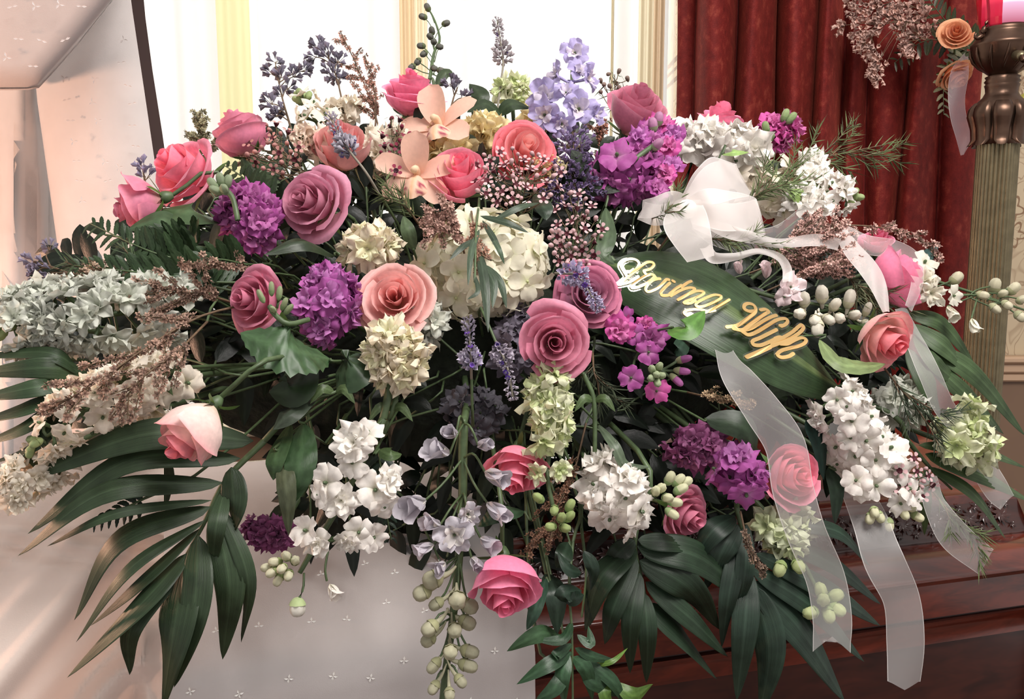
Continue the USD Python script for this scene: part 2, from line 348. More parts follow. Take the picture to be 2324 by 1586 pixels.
# ---- small flowers
def floret(T, c, axis, R, pal, style='double', seed=0, rnd=None, name='floret'):
    """One floret of a spike: an Xform whose petals are meshes. pal: list of colours outer to inner, last one the throat."""
    r = np.random.default_rng(seed)
    fr = frame(axis, r.uniform(0, 6.28) if rnd is None else rnd)
    X = T.sub(name)
    if style == 'mix': style = 'single' if r.random() < .6 else 'double'
    def ring(num, L, W, e0, e1, shape, col, c2, **kw):
        for j in range(num):
            V, F, tt, ss = petal_grid(L * r.uniform(0.9, 1.1), W, e0 + r.normal(0, 6), e1 + r.normal(0, 14), shape, seed=int(r.integers(1e6)), **kw)
            col_ = jit(col, r, 0.07) * (1 - tt[:, None] ** 1.0) * 0.35 + jit(col, r, 0.06) * (0.65 + 0.35 * tt[:, None])
            k2 = np.clip(1 - tt * 2.5, 0, 1)[:, None] * 0.6
            T.add('petal', place(V, (j + r.uniform(-.12, .12)) * 6.2832 / num + off, c, fr), F, MP if style != 'hyd' else MPW, np.clip(col_ * (1 - k2) + c2 * k2, 0, 1), parent=X)
    off = 0.0
    if style == 'double':
        ring(5, R * 1.12, R * 0.66, 42, -22, (0.55, 4), pal[0], pal[-1], ruf=0.17, cup=-0.2, notch=0.10, nt=6, ns=7, k=4.2)
        off = 0.8; ring(4, R * 0.9, R * 0.50, 66, 8, (0.55, 4), pal[1 % len(pal)], pal[-1], ruf=0.20, notch=0.08, nt=6, ns=6, k=4)
        off = 0.3; ring(3, R * 0.66, R * 0.36, 85, 40, (0.5, 4), pal[1 % len(pal)], pal[-1], ruf=0.22, nt=5, ns=5, k=4)
    elif style == 'single':
        ring(4, R * 1.12, R * 0.70, 52, -28, (0.55, 4.5), pal[0], pal[-1], ruf=0.11, cup=-0.2, notch=0.10, nt=7, ns=7, k=3.6)
        V, F = ell(c + fr[2] * R * 0.25, fr[2], R * 0.11, R * 0.3, 6, 5); T.add('stigma', V, F, MST, parent=X)
    elif style == 'jag':
        ring(6, R * 1.15, R * 0.46, 50, -12, (0.5, 2.6), pal[0], pal[-1], ruf=0.16, cup=0.1, point=1, nt=6, ns=5, k=4)
        off = 0.5; ring(5, R * 0.9, R * 0.34, 74, 22, (0.5, 2.4), pal[1 % len(pal)], pal[-1], ruf=0.16, cup=0.1, point=1, nt=6, ns=5, k=4)
    elif style == 'delph':
        ring(5, R * 1.1, R * 0.60, 48, -6, (0.6, 3), pal[0], pal[-1], ruf=0.16, cup=0.2, nt=7, ns=7)
        off = 0.9; ring(4, R * 0.8, R * 0.40, 66, 18, (0.6, 3), pal[0] * .5 + pal[1] * .5, pal[-1], ruf=0.18, cup=0.2, nt=6, ns=5)
        off = 0.6; ring(4, R * 0.48, R * 0.20, 75, 25, (0.5, 2.5), pal[1], lin('d8d4b0'), ruf=0.12, nt=5, ns=3)
        V, F = ell(c + fr[2] * R * 0.22, fr[2], R * 0.07, R * 0.3, 6, 5); T.add('stamen', V, F, MST, parent=X)
    elif style == 'hyd':
        ring(4, R * 1.08, R * 0.62, 16, -16, (0.5, 3.4), pal[0], pal[-1], ruf=0.08, cup=0.12, nt=6, ns=6)
        V, F = ell(c + fr[2] * R * 0.06, fr[2], R * 0.09, R * 0.14, 6, 4); T.add('eye', V, F, MPW, pal[-1] * 0.9, parent=X)
    elif style == 'bell':
        ring(5, R * 1.25, R * 0.50, 80, 62, (0.5, 2.6), pal[0], pal[-1], ruf=0.03, cup=0.45, nt=7, ns=5)
        off = 0.6; ring(3, R * 0.7, R * 0.25, 85, 70, (0.5, 2.5), pal[1 % len(pal)], pal[-1], ruf=0.05, nt=5, ns=3)
    return X, fr

def bud(T, c, axis, r, L, col, cap=None, name='bud', spur=0.0):
    X = T.sub(name)
    axis = unit(axis)
    th = np.linspace(0.02, np.pi - 0.02, 8); u_, v_, w_ = frame(axis, rng.uniform(0, 6)); an = np.arange(15) * 2 * np.pi / 15
    rr = r * np.sin(th) ** 0.9 * (1 - 0.12 * np.cos(th - .6)); zz = -L / 2 * np.cos(th)
    rg = 1 + 0.09 * np.where(np.arange(15) % 3 == 0, -1.3, .5)
    V = (np.asarray(c) + zz[:, None, None] * w_ + rr[:, None, None] * rg[None, :, None] * (np.cos(an)[None, :, None] * u_ + np.sin(an)[None, :, None] * v_)).reshape(-1, 3)
    tq = np.repeat(np.linspace(0, 1, 8), 15)[:, None]; col = np.asarray(col); tipc = col * (1 - .35 * np.clip(tq * 3 - 2, 0, 1)) * (.80 + .2 * tq)
    T.add('closed_petals', V, gfaces(8, 15, True), MP, np.clip(tipc * (1 + rng.normal(0, .05)), 0, 1), parent=X)
    if cap is not None:
        th = np.linspace(0.05, 1.35, 5)
        V, F = lathe(np.stack([r * 1.08 * np.sin(th), -L / 2 * 1.05 * np.cos(th)], 1), np.asarray(c), axis, 8)
        T.add('calyx', V, F, MP, jit(cap, rng, 0.06), parent=X)
    if spur:
        V, F = tube([c - axis * L * 0.3, c - axis * (L * 0.5 + spur * .5), c - axis * (L * 0.5 + spur) + np.array([0, 0, spur * 0.3])], np.linspace(r * .45, r * .12, 6), 5, 6)
        T.add('spur', V, F, MP, jit(col, rng, 0.04), parent=X)

def head(T, c, axis, a, b, d, n, R, pal, style, seed=0, up=None, zmin=-0.1, rj=0.12):
    """Florets over a half-ellipsoid: a across, b along up, d along the axis."""
    r = np.random.default_rng(seed)
    u, v, w = frame(axis, 0, up)
    a, b, d = max(a - .55 * R, .4 * a), max(b - .55 * R, .4 * b), max(d - .35 * R, .5 * d)
    for i in range(n):
        z = 1 - (i + 0.5) / n * (1 - zmin)
        q = math.sqrt(max(0, 1 - z * z)); ph = i * 2.39996 + r.normal(0, 0.1)
        x, y = q * math.cos(ph), q * math.sin(ph)
        p = c + u * a * x + v * b * y + w * d * z
        nn = unit(u * x / a + v * y / b + w * z / d)
        p = p + nn * r.normal(0, rj) * R
        floret(T, p - nn * R * 0.35, unit(nn + r.normal(0, 0.22, 3)), R * r.uniform(0.85, 1.12), pal, style, int(r.integers(1e6)))

def spike(T, path, n, R, rad, pal, style='double', seed=0, tip=5, tipcol='a9bb84', budcol=None, taper=0.55, face=-0.35, stemr=0.0028, foam=True, calyx='7d9a5c'):
    """A flower spike: path runs from foot to tip (3-D points); florets R in size stand rad off the stem."""
    r = np.random.default_rng(seed)
    cv = spline(path, 60)
    V, F = tube(cv[::4], np.linspace(stemr, stemr * 0.5, len(cv[::4])), 6)
    T.add('stem', V, F, MST)
    if foam: stem_to_foam(T, cv[0], cv[0] - cv[6], stemr)
    made, i = 0, 0
    while made < n and i < n * 4:
        f = (made + 0.5) / n; k = min(int(f * 59), 58)
        t = unit(cv[k + 1] - cv[k]); a, b, _ = frame(t)
        ph = i * 2.39996 + r.normal(0, 0.25); i += 1
        o = math.cos(ph) * a + math.sin(ph) * b
        if np.dot(o, -FW) < face: continue
        made += 1
        sc = 1 - (1 - taper) * f
        ax = unit(o + 0.35 * t + r.normal(0, 0.15, 3))
        p = cv[k] + o * rad * sc + t * r.normal(0, 0.2) * R
        X, fr = floret(T, p, ax, R * sc * r.uniform(0.9, 1.1), pal, style, int(r.integers(1e6)))
        V, F = tube([cv[k], cv[k] + o * rad * sc * 0.5 , p], [0.0012, 0.0012, 0.0022], 5, 4)
        T.add('pedicel', V, F, MST, parent=X)
    t = unit(cv[-1] - cv[-5]); a, b, _ = frame(t)
    for j in range(tip):
        ph = j * 2.4; o = math.cos(ph) * a + math.sin(ph) * b
        q = j / max(1, tip)
        p = cv[-1] + t * R * 0.9 * q + o * R * 0.38 * (1.15 - q)
        bud(T, p, unit(o * 0.8 + t), R * 0.2, R * 0.62, lin(budcol) if budcol else lin(tipcol), lin(tipcol))
    return T

def leaf(T, pts, w, nrm, col, name='leaf', mat_=None, a=0.8, b=0.75, fold=0.12, pleat=0, droop=0.0, nt=16, serr=0, parent=None, label=None, seed=0, twist=0.0, dark=True):
    mat_ = mat_ or ML
    c = spline(pts, nt)
    tg = np.gradient(c, axis=0); tg /= np.linalg.norm(tg, axis=1, keepdims=True) + 1e-12
    n0 = np.asarray(nrm, float)
    sd = np.cross(tg, n0); sd /= np.linalg.norm(sd, axis=1, keepdims=True) + 1e-9
    nn = np.cross(sd, tg)
    t = np.linspace(0, 1, nt)
    if twist:
        an = (twist * t)[:, None]
        sd, nn = sd * np.cos(an) + nn * np.sin(an), nn * np.cos(an) - sd * np.sin(an)
    prof = np.sin(np.pi * np.clip(t, 0, 1) ** a) ** b
    prof[0] = max(prof[0], 0.04); prof[-1] = 0.0
    if serr: prof = prof * (1 - 0.16 * (np.arange(nt) % 2))
    ns = 13 if pleat else 7
    s = np.linspace(-1, 1, ns)
    wd = w / 2 * prof
    off = -fold * np.abs(s)[None, :] * wd[:, None] * (1 if fold < 0.5 else 1)
    off = -off if fold < 0 else off
    if nt >= 18 and not pleat: off = off + 0.035 * w * prof[:, None] * np.sin(np.arange(nt)[:, None] * 2.1 + np.abs(s)[None] * 3.0) * (np.abs(s)[None] > .1)
    if pleat: off = off + 0.05 * w * prof[:, None] * ((np.arange(ns) % 2) - 0.5)[None, :]
    V = c[:, None] + s[None, :, None] * wd[:, None, None] * sd[:, None] + off[..., None] * nn[:, None]
    uv = np.stack(np.meshgrid(t, (s + 1) / 2, indexing='ij')[::-1], -1).reshape(-1, 2)
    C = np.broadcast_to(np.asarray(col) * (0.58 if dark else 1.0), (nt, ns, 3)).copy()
    mid = np.abs(s) < 0.1
    C[:, mid] = C[:, mid] * 1.35 + 0.004
    return T.add(name, V.reshape(-1, 3), gfaces(nt, ns), mat_, C.reshape(-1, 3), uv=uv, parent=parent, label=label)

# ---- scatter of tiny pieces
def star_template(k=5, cupped=0.5):
    V, F, C = [], [], []
    for j in range(k):
        a = j * 6.2832 / k
        d = np.array([math.cos(a), math.sin(a), 0]); e = np.array([-math.sin(a), math.cos(a), 0]); n = len(V)
        V += [np.zeros(3), d * 0.6 - e * 0.36 + [0, 0, cupped * .5], d * 1.0 + [0, 0, cupped], d * 0.6 + e * 0.36 + [0, 0, cupped * .5]]
        F += [(n, n + 1, n + 2), (n, n + 2, n + 3)]; C += [0.0, 0.6, 1.0, 0.6]
    return np.array(V), np.array(F), np.array(C)
def cone_template(k=6):
    V = [[0, 0, 0]]; C = [0.0]
    for z, rr in ((0.7, 0.25), (1.2, 0.6)):
        for j in range(k):
            q = rr * (1.25 if (j % 2 and z > 1) else 1.0)
            V.append([q * math.cos(j * 6.2832 / k), q * math.sin(j * 6.2832 / k), z + (0.25 if (j % 2 and z > 1) else 0)]); C.append(0.4 if z < 1 else 1.0)
    F = [(0, 1 + (j + 1) % k, 1 + j) for j in range(k)]
    for j in range(k):
        a, b = 1 + j, 1 + (j + 1) % k; F += [(a, b, b + k), (a, b + k, a + k)]
    return np.array(V, float), np.array(F), np.array(C)
def ball_template():
    V, F = lathe([(0.001, -1), (0.8, -0.6), (1, 0), (0.8, 0.6), (0.001, 1)], np.zeros(3), np.array([0, 0, 1.0]), 6)
    return V, F, np.clip((V[:, 2] + 1) / 2, 0, 1)
def blade_template():
    V = np.array([[0, -.5, 0], [0, .5, 0], [0, 0, .35], [.55, -.5, .1], [.55, .5, .1], [.55, 0, .45], [1, 0, .2]], float) * [1, 1, 1]
    F = np.array([(0, 3, 5), (0, 5, 2), (2, 5, 4), (2, 4, 1), (1, 4, 3), (1, 3, 0), (3, 6, 5), (5, 6, 4), (4, 6, 3)])
    return V, F, V[:, 0]
STAR, CONE, BALL, BLADE = star_template(), cone_template(), ball_template(), blade_template()
def scatter(tmpl, pos, dirs, size, c0, c1, r, jitter=0.15, asp=None):
    """tmpl's z (x for blades) along dirs; returns one mesh."""
    TV, TF, TC = tmpl
    pos = np.asarray(pos, float); n = len(pos); d = np.asarray(dirs, float); d = d / (np.linalg.norm(d, axis=1, keepdims=True) + 1e-12)
    a = np.cross(d, r.normal(size=(n, 3))); a /= np.linalg.norm(a, axis=1, keepdims=True) + 1e-12
    b = np.cross(d, a); sz = np.broadcast_to(size, (n,)) * r.uniform(0.8, 1.2, n)
    tv = TV if asp is None else TV * asp
    if tmpl is BLADE: V = tv[None, :, 0, None] * d[:, None] + tv[None, :, 1, None] * a[:, None] + tv[None, :, 2, None] * b[:, None]
    else: V = tv[None, :, 0, None] * a[:, None] + tv[None, :, 1, None] * b[:, None] + tv[None, :, 2, None] * d[:, None]
    V = pos[:, None] + V * sz[:, None, None]
    F = (TF[None] + (np.arange(n) * len(TV))[:, None, None]).reshape(-1, 3)
    k = 1 + r.normal(0, jitter, (n, 1, 1))
    C = np.clip((np.asarray(c0) * (1 - TC[None, :, None]) + np.asarray(c1) * TC[None, :, None]) * k, 0, 1)
    return V.reshape(-1, 3), F, C.reshape(-1, 3)

def heather(label, path, nb, bl, c0, c1, seed, name='heather_sprig', cat='filler flower', dens=1.0, size=5.0, group=None, spread=0.8, foam=True, leafc='4a4a30'):
    """A twig with side branchlets set with tiny florets. path: pixel points (px, py, off), foot to tip; bl in pixels."""
    r = np.random.default_rng(seed)
    cv = spline([pt(*p) for p in path], 40)
    m = mpp(path[0][0], path[0][1])
    T = Thing(name, label, cat, cv[0], group)
    stems = [tube(cv[::3], np.linspace(0.0011, 0.0005, len(cv[::3])), 5)]
    pos, dr, lp, ld = [], [], [], []
    def dress(c, dn):
        for k in range(len(c) - 1):
            t = unit(c[k + 1] - c[k])
            for _ in range(dn):
                o = unit(np.cross(t, r.normal(size=3))); q = c[k] + (c[k + 1] - c[k]) * r.uniform()
                pos.append(q + o * m * size * 0.7); dr.append(o + 0.4 * t)
                lp.append(q); ld.append(o + 0.9 * t)
    dress(cv[10:], max(1, int(2 * dens)))
    for j in range(nb):
        k = int(8 + 28 * (j + 0.5) / nb); t = unit(cv[min(k + 1, 39)] - cv[k])
        o = unit(np.cross(t, r.normal(size=3)) + FW * 0.0); L = bl * m * r.uniform(0.6, 1.2) * (1.1 - 0.5 * k / 40)
        e = cv[k] + unit(t + o * spread) * L
        mid = (cv[k] + e) / 2 + t * L * 0.08
        c = spline([cv[k], mid, e + t * L * 0.15], max(6, int(L / m / 7)))
        stems.append(tube(c, np.linspace(0.0007, 0.0003, len(c)), 4)); dress(c[1:], max(1, int(2.2 * dens)))
    V, F, _, _ = join(stems); T.add('twigs', V, F, plainmats['twig'])
    V, F, C = scatter(STAR, pos, dr, size * 1.35 * m, np.asarray(c0) * .6, np.minimum(np.asarray(c1) * 1.5, 1), r, 0.22); T.add('tiny_florets', V, F, MTINY, C, smooth=False, kind='stuff')
    sel = r.random(len(lp)) < 0.6
    V, F, C = scatter(BLADE, np.array(lp)[sel], np.array(ld)[sel], size * 2.2 * m, lin(leafc), lin(leafc) * 1.3, r, 0.2, (1, 0.16, 0.16)); T.add('needle_leaves', V, F, MTINY, C, smooth=False, kind='stuff')
    if foam: stem_to_foam(T, cv[0], cv[0] - cv[3], 0.0011, n=6)
    return T
plainmats = {'twig': plain('twig', lin('5e4a36'), 0.7, noise=0.3, scale=200.0)}

def needles(label, path, L, seed, nb=4, bl=90, col='5e6b45', name='needle_leaf_sprig', group=None, dens=2, foam=True, thick=0.06):
    r = np.random.default_rng(seed)
    cv = spline([pt(*p) for p in path], 36); m = mpp(path[0][0], path[0][1])
    T = Thing(name, label, 'greenery', cv[0], group)
    stems = [tube(cv[::3], np.linspace(0.0013, 0.0005, len(cv[::3])), 5)]; pos, dr = [], []
    def dress(c):
        for k in range(len(c) - 1):
            t = unit(c[k + 1] - c[k])
            for _ in range(dens):
                o = unit(np.cross(t, r.normal(size=3))); pos.append(c[k] + (c[k + 1] - c[k]) * r.uniform()); dr.append(unit(t * 1.3 + o + np.array([0, 0, -0.15])))
    dress(cv[8:])
    for j in range(nb):
        k = int(8 + 24 * (j + 0.5) / nb); t = unit(cv[k + 1] - cv[k]); o = unit(np.cross(t, FW) * (1 if j % 2 else -1) + r.normal(0, .3, 3))
        e = cv[k] + unit(t * 1.1 + o * 0.6) * bl * m
        c = spline([cv[k], (cv[k] + e) / 2 + t * bl * m * 0.1, e], 14); stems.append(tube(c, np.linspace(0.0008, 0.0004, 14), 4)); dress(c[2:])
    V, F, _, _ = join(stems); T.add('twigs', V, F, plainmats['twig'])
    V, F, C = scatter(BLADE, pos, dr, L * m, lin(col), lin(col) * 1.25, r, 0.18, (1, thick, thick)); T.add('needles', V, F, MTINY, C, smooth=False, kind='stuff')
    if foam: stem_to_foam(T, cv[0], cv[0] - cv[3], 0.0012, n=6)
    return T

def lavender(label, path, n, c0, c1, seed, name='lavender_sprig', size=7, group=None, cor='5a3fa0', ncor=6, f0=0.0, foam=True, rad=1.0):
    """A lavender spike: stalk, then whorls of little calyxes from f0 of the path to its end."""
    r = np.random.default_rng(seed)
    cv = spline([pt(*p) for p in path], 50); m = mpp(path[-1][0], path[-1][1])
    T = Thing(name, label, 'lavender', cv[0], group)
    V, F = tube(cv[::3], np.linspace(0.0014, 0.0009, len(cv[::3])), 6); T.add('stalk', V, F, plainmats['lavstalk'])
    pos, dr, sz = [], [], []
    k0 = int(f0 * 49); nw = max(3, n // 7)
    for i in range(nw):
        k = k0 + (49 - k0) * (i + 0.5) / nw; kk = min(int(k), 48); t = unit(cv[kk + 1] - cv[kk])
        q = (i + 0.5) / nw; s = (1.0 - 0.55 * q) * (0.75 + 0.25 * math.sin(q * 9))
        for j in range(7):
            a, b, _ = frame(t); ph = j * 0.9 + i * 0.5 + r.normal(0, .15); o = math.cos(ph) * a + math.sin(ph) * b
            pos.append(cv[kk] + o * size * m * 0.8 * s * rad); dr.append(o * 0.9 * rad + t * 0.8); sz.append(size * m * s * 1.9)
    V, F, C = scatter(CONE, pos, dr, np.array(sz), c0, c1, r, 0.18, (0.62, 0.62, 1.15)); T.add('calyxes', V, F, MTINY, C, kind='stuff')
    for j in range(ncor):
        q = int(r.integers(len(pos) * 3 // 4)); floret(T, pos[q] + unit(dr[q]) * sz[q] * 1.1, dr[q], size * m * 0.75, [lin(cor), lin(cor) * 1.2, lin(cor)], 'single', int(r.integers(1e6)), name='corolla')
    if foam: stem_to_foam(T, cv[0], cv[0] - cv[4], 0.0014, n=6)
    return T
plainmats['lavstalk'] = plain('lavender_stalk', lin('7b7568'), 0.7)

def statice(label, path, heads, seed, c0, c1, name='statice_sprig', size=14, group=None, foam=True, cat='filler flower', per=9):
    """Branching stems that end in little fans of funnel florets. heads: (px, py, off, radius px)."""
    r = np.random.default_rng(seed)
    cv = spline([pt(*p) for p in path], 30); m = mpp(path[0][0], path[0][1])
    T = Thing(name, label, cat, cv[0], group)
    stems = [tube(cv[::3], np.linspace(0.0013, 0.0006, len(cv[::3])), 5)]
    for h in heads:
        c = pt(*h[:3]); k = int(np.argmin(np.linalg.norm(cv - c, axis=1) + np.abs(np.arange(30) - 12) * 0.0006)); k = max(2, k - 4)
        br = spline([cv[k], (cv[k] + c) / 2 + unit(cv[-1] - cv[0]) * 0.004, c], 8); stems.append(tube(br, np.linspace(0.0007, 0.0004, 8), 4))
        d = unit(c - cv[k]); n = max(6, int(per * h[3] / 15))
        o = r.normal(size=(n, 3)); o /= np.linalg.norm(o, axis=1, keepdims=True)
        pos = c + o * h[3] * m * r.uniform(0.2, 1.0, (n, 1)) * 0.8; dr = o * 0.8 + d
        V, F, C = scatter(CONE, pos, dr, size * m, c0, c1, r, 0.2, (0.7, 0.7, 1.0)); T.add('floret_cluster', V, F, MTINY, C, smooth=False, kind='stuff')
        for p_ in pos[::2]: stems.append(tube([c - d * 0.004, p_], 0.0003, 3))
    V, F, _, _ = join(stems); T.add('twigs', V, F, plainmats['twig'])
    if foam: stem_to_foam(T, cv[0], cv[0] - cv[3], 0.0012, n=6)
    return T

def waxflower(label, path, cx, cy, rx, ry, nf, nbd, seed, cp='d9b3b6', cc='5c2630', off=0.0, size=15, group=None, foam=True):
    r = np.random.default_rng(seed)
    cv = spline([pt(*p) for p in path], 24); m = mpp(cx, cy, off)
    T = Thing('waxflower_sprig', label, 'waxflower', cv[0], group)
    stems = [tube(cv[::2], np.linspace(0.0012, 0.0005, 12), 5)]
    pts = []
    for i in range(nf + nbd):
        best = None
        for _ in range(12):
            a, q = r.uniform(0, 6.28), math.sqrt(r.uniform()); x, y = cx + rx * q * math.cos(a), cy + ry * q * math.sin(a)
            d = min([math.hypot(x - u[0], y - u[1]) for u in pts] or [1e9])
            if best is None or d > best[0]: best = (d, x, y)
        pts.append(best[1:])
    for i, (x, y) in enumerate(pts):
        c = pt(x, y, off + r.uniform(-0.018, 0.012)); k = int(np.argmin(np.linalg.norm(cv - c, axis=1))); k = max(0, k - 5)
        o = unit(unit(c - cv[12]) * 0.6 - FW * 0.9 + np.array([0, 0, .25]) + r.normal(0, .4, 3))
        br = spline([cv[k], (cv[k] + c) / 2 - np.array([0, 0, .004]), c - o * 0.003], 6); stems.append(tube(br, 0.0005, 4))
        if i < nf:
            X = T.sub('flower'); fr = frame(o, r.uniform(0, 6)); R = size * m * r.uniform(.85, 1.1)
            V, F = lathe([(R * .12, -R * .7), (R * .42, -R * .2), (R * .45, 0), (R * .30, -R * .1), (0.0001, -R * .2)], c, o, 8); T.add('cup', V, F, MP, lin(cc), parent=X)
            for j in range(5):
                V, F, tt, ss = petal_grid(R * .72, R * .40, 18, 5, (.45, 3.5), cup=.1, nt=4, ns=3, seed=int(r.integers(1e6)))
                V[:, 0] += R * .38
                T.add('petal', place(V, j * 1.2566, c, fr), F, MP, jit(lin(cp), r, .06), parent=X)
        else:
            R = size * m * r.uniform(.30, .40); X = None
            V, F = lathe([(R * .35, -R * 1.9), (R * .8, -R), (R * 1.0, 0), (R * .75, R * .7), (0.0001, R)], c, o, 8)
            t = (np.dot(V - c, o) / R + 1.9) / 2.9
            T.add('bud', V, F, MP, lin('7f6a55')[None] * (1 - np.clip(t * 1.4, 0, 1)[:, None]) + jit(lin(cp), r, .05)[None] * np.clip(t * 1.4, 0, 1)[:, None])
    V, F, _, _ = join(stems); T.add('twigs', V, F, plainmats['twig'])
    pos = [c for s_ in stems for c in s_[0][::9]]
    V, F, C = scatter(BLADE, pos, r.normal(size=(len(pos), 3)) + FW * -.3, 26 * m, lin('4c5a3c'), lin('5c6a48'), r, .2, (1, .07, .07)); T.add('needle_leaves', V, F, MTINY, C, smooth=False, kind='stuff')
    if foam: stem_to_foam(T, cv[0], cv[0] - cv[3], 0.0012, n=6)
    return T

def ribbon(label, path, seed=0, m_=None, name='organza_ribbon', T=None, part='band', notch=0, wv=None, sel=True, group=None, rip=0.0015):
    """A flat ribbon along pixel points (px, py, off, width px[, tilt]); tilt is how far (m) the right edge stands nearer the eye than the left."""
    q = [pt(p[0], p[1], p[2]) for p in path]; n = 10 * len(path)
    c = spline(q, n); w = spline([[p[3] * mpp(p[0], p[1], p[2]), p[4] if len(p) > 4 else 0, 0] for p in path], n)
    tg = np.gradient(c, axis=0); tg /= np.linalg.norm(tg, axis=1, keepdims=True) + 1e-12
    if wv is None: sd = np.cross(tg, FW)
    else: sd = np.broadcast_to(np.asarray(wv, float), tg.shape).copy()
    sd /= np.linalg.norm(sd, axis=1, keepdims=True) + 1e-9
    sd = np.where((sd[:, :1] < 0) & (wv is None), -sd, sd) if False else sd
    for i in range(1, n):
        if np.dot(sd[i], sd[i - 1]) < 0: sd[i] = -sd[i]
    ns = 9; s = np.linspace(-1, 1, ns); ph = np.linspace(0, 1, n)
    nn = np.cross(sd, tg)
    V = c[:, None] + s[None, :, None] * (w[:, 0] / 2)[:, None, None] * sd[:, None] + (rip * np.sin(9 * ph[:, None] + 2.2 * s[None] + seed) + w[:, 1:2] * s[None] / 2)[..., None] * nn[:, None]
    if notch: V[-1] += tg[-1] * (np.abs(s) - 0.5)[:, None] * notch * mpp(path[-1][0], path[-1][1])
    if T is None: T = Thing(name, label, 'ribbon', q[0], group)
    T.add(part, V.reshape(-1, 3), gfaces(n, ns), m_ or MORG)
    if sel:
        for k in (0, -1):
            a, b = (0, 1) if k == 0 else (-1, -2)
            E = V[:, a]; I = E + (V[:, b] - E) * 0.16 ; nz = nn * 0.0002
            T.add('selvage', np.concatenate([E - nz, I - nz], 1).reshape(-1, 2, 3).reshape(-1, 3), gfaces(n, 2), MSEL)
    return T
# ------------------------------------------------------------------ the room
WY = 2.02                                                   # the back wall's face
def wx(px, d=None): return (px - CX) / FPX * (d or WY / math.cos(PITCH))
def structure(name, label, parts, m, cat=None):
    T = Thing(name, label, cat, (0, 0, 0), None, 'structure')
    for nm, (V, F), mm in parts: T.add(nm, V, F, mm or m, smooth=False)
    return T
_m = lambda op, **k: ('math', dict({'math_type': op}, **k))
MPAPER = mat('wallpaper_floral', {'g': ('geometry', {}), 'mp': ('mapping', {'scale': (1, 0, 1)}), 'nd': ('noise_texture', {'scale': 16.0, 'detail': 2.0}), 'v': ('voronoi_texture', {'scale': 11.0, 'randomness': .75}), 'df': ('vector_math', {'math_type': 'subtract'}), 'ln': ('vector_math', {'math_type': 'length'}),
              's': ('separate_xyz', {}), 'at': _m('arctan2'), 'k': _m('multiply_add', value2=5.0, value3=0.7), 'co': _m('cosine'), 'rad': _m('multiply_add', value2=.0065, value3=.024), 'f': _m('subtract'), 'ab': _m('absolute'), 'in': _m('less_than', value2=.0028), 'ey': _m('less_than', value2=.007),
              'n': ('noise_texture', {'scale': 13.0, 'detail': 1.5, 'distortion': 1.2}), 'r': ('rgb_ramp', {'ramp': [(0, (0, 0, 0)), (.47, (0, 0, 0)), (.485, (.8, .8, .8)), (.50, (0, 0, 0)), (.56, (0, 0, 0)), (.575, (.45, .45, .45)), (.61, (0, 0, 0)), (1, (0, 0, 0))]}),
              'mx': _m('maximum'), 'mx2': _m('maximum'), 'fa': _m('multiply', value2=.75), 'm': ('mix', {'color1': tuple(lin('c4b193')), 'color2': tuple(lin('6e4526'))}), 'p': ('principled_bsdf', {'roughness': 0.7})},
             [('g.position', 'mp.vector'), ('mp.vector', 'v.vector'), ('mp.vector', 'df.vector1'), ('v.position', 'df.vector2'), ('df.vector', 'ln.vector1'), ('df.vector', 's.vector'), ('s.z', 'at.value1'), ('s.x', 'at.value2'), ('at.value', 'k.value1'), ('k.value', 'co.value1'), ('co.value', 'rad.value1'),
              ('ln.value', 'f.value1'), ('rad.value', 'f.value2'), ('f.value', 'ab.value1'), ('ab.value', 'in.value1'), ('ln.value', 'ey.value1'), ('g.position', 'n.vector'), ('n.fac', 'r.fac'), ('in.value', 'mx.value1'), ('ey.value', 'mx.value2'), ('mx.value', 'mx2.value1'), ('r.color', 'mx2.value2'), ('mx2.value', 'fa.value1'), ('fa.value', 'm.fac'), ('m.color', 'p.base_color')])
MLOW = plain('dado_paint', lin('7a604c'), 0.6, noise=0.05, scale=8.0)
MRAIL = plain('rail_wood_paint', lin('c0a184'), 0.45)
x0, x1, zt = -1.55, wx(1524), 2.45
zr0, zr1 = P(2290, 866, WY / math.cos(PITCH))[2] , P(2290, 806, WY / math.cos(PITCH))[2]
z_sill = 0.82
structure('wall_back', None, [
    ('upper_wall', box((x1, WY, zr1), (2.2, WY + .14, zt)), MPAPER), ('dado', box((x1, WY, 0), (2.2, WY + .14, zr1)), MLOW),
    ('wall_under_window', box((-2.4, WY, 0), (x1, WY + .14, z_sill)), MLOW), ('wall_beside_window', box((-2.4, WY, z_sill), (x0, WY + .14, zt)), MPAPER)], MLOW)
T = Thing('trim_1', None, None, kind='structure')
zz = zr0
for nm, dz0, dz1, o in (('rail_foot', 0.0, 0.35, .014), ('rail_body', 0.35, 0.75, .022), ('rail_cap', 0.75, 1.0, .034)):
    V, F = box((x1, WY - o, zr0 + (zr1 - zr0) * dz0), (2.2, WY, zr0 + (zr1 - zr0) * dz1), bev=.004); T.add(nm, V, F, MRAIL, smooth=False)
V, F = box((-2.4, -1.2, -.04), (2.2, WY + .14, 0)); T = Thing('floor', None, None, kind='structure'); T.add('carpet', V, F, plain('carpet', lin('6a4a40'), 0.95, noise=.2, scale=60.0), smooth=False)
MFRAME = plain('window_paint', lin('f6efd8'), 0.5)
T = Thing('window_1', None, None, kind='structure')
for nm, a, b in (('mullion', 524, 584), ('mullion', 922, 972), ('jamb', 1440, 1490)):
    V, F = box((wx(a), WY + .03, z_sill), (wx(b), WY + .10, zt), bev=.004); T.add(nm, V, F, MFRAME, smooth=False)
V, F = box((x0, WY - .05, z_sill - .03), (x1, WY + .1, z_sill), bev=.006); T.add('sill', V, F, MFRAME, smooth=False)
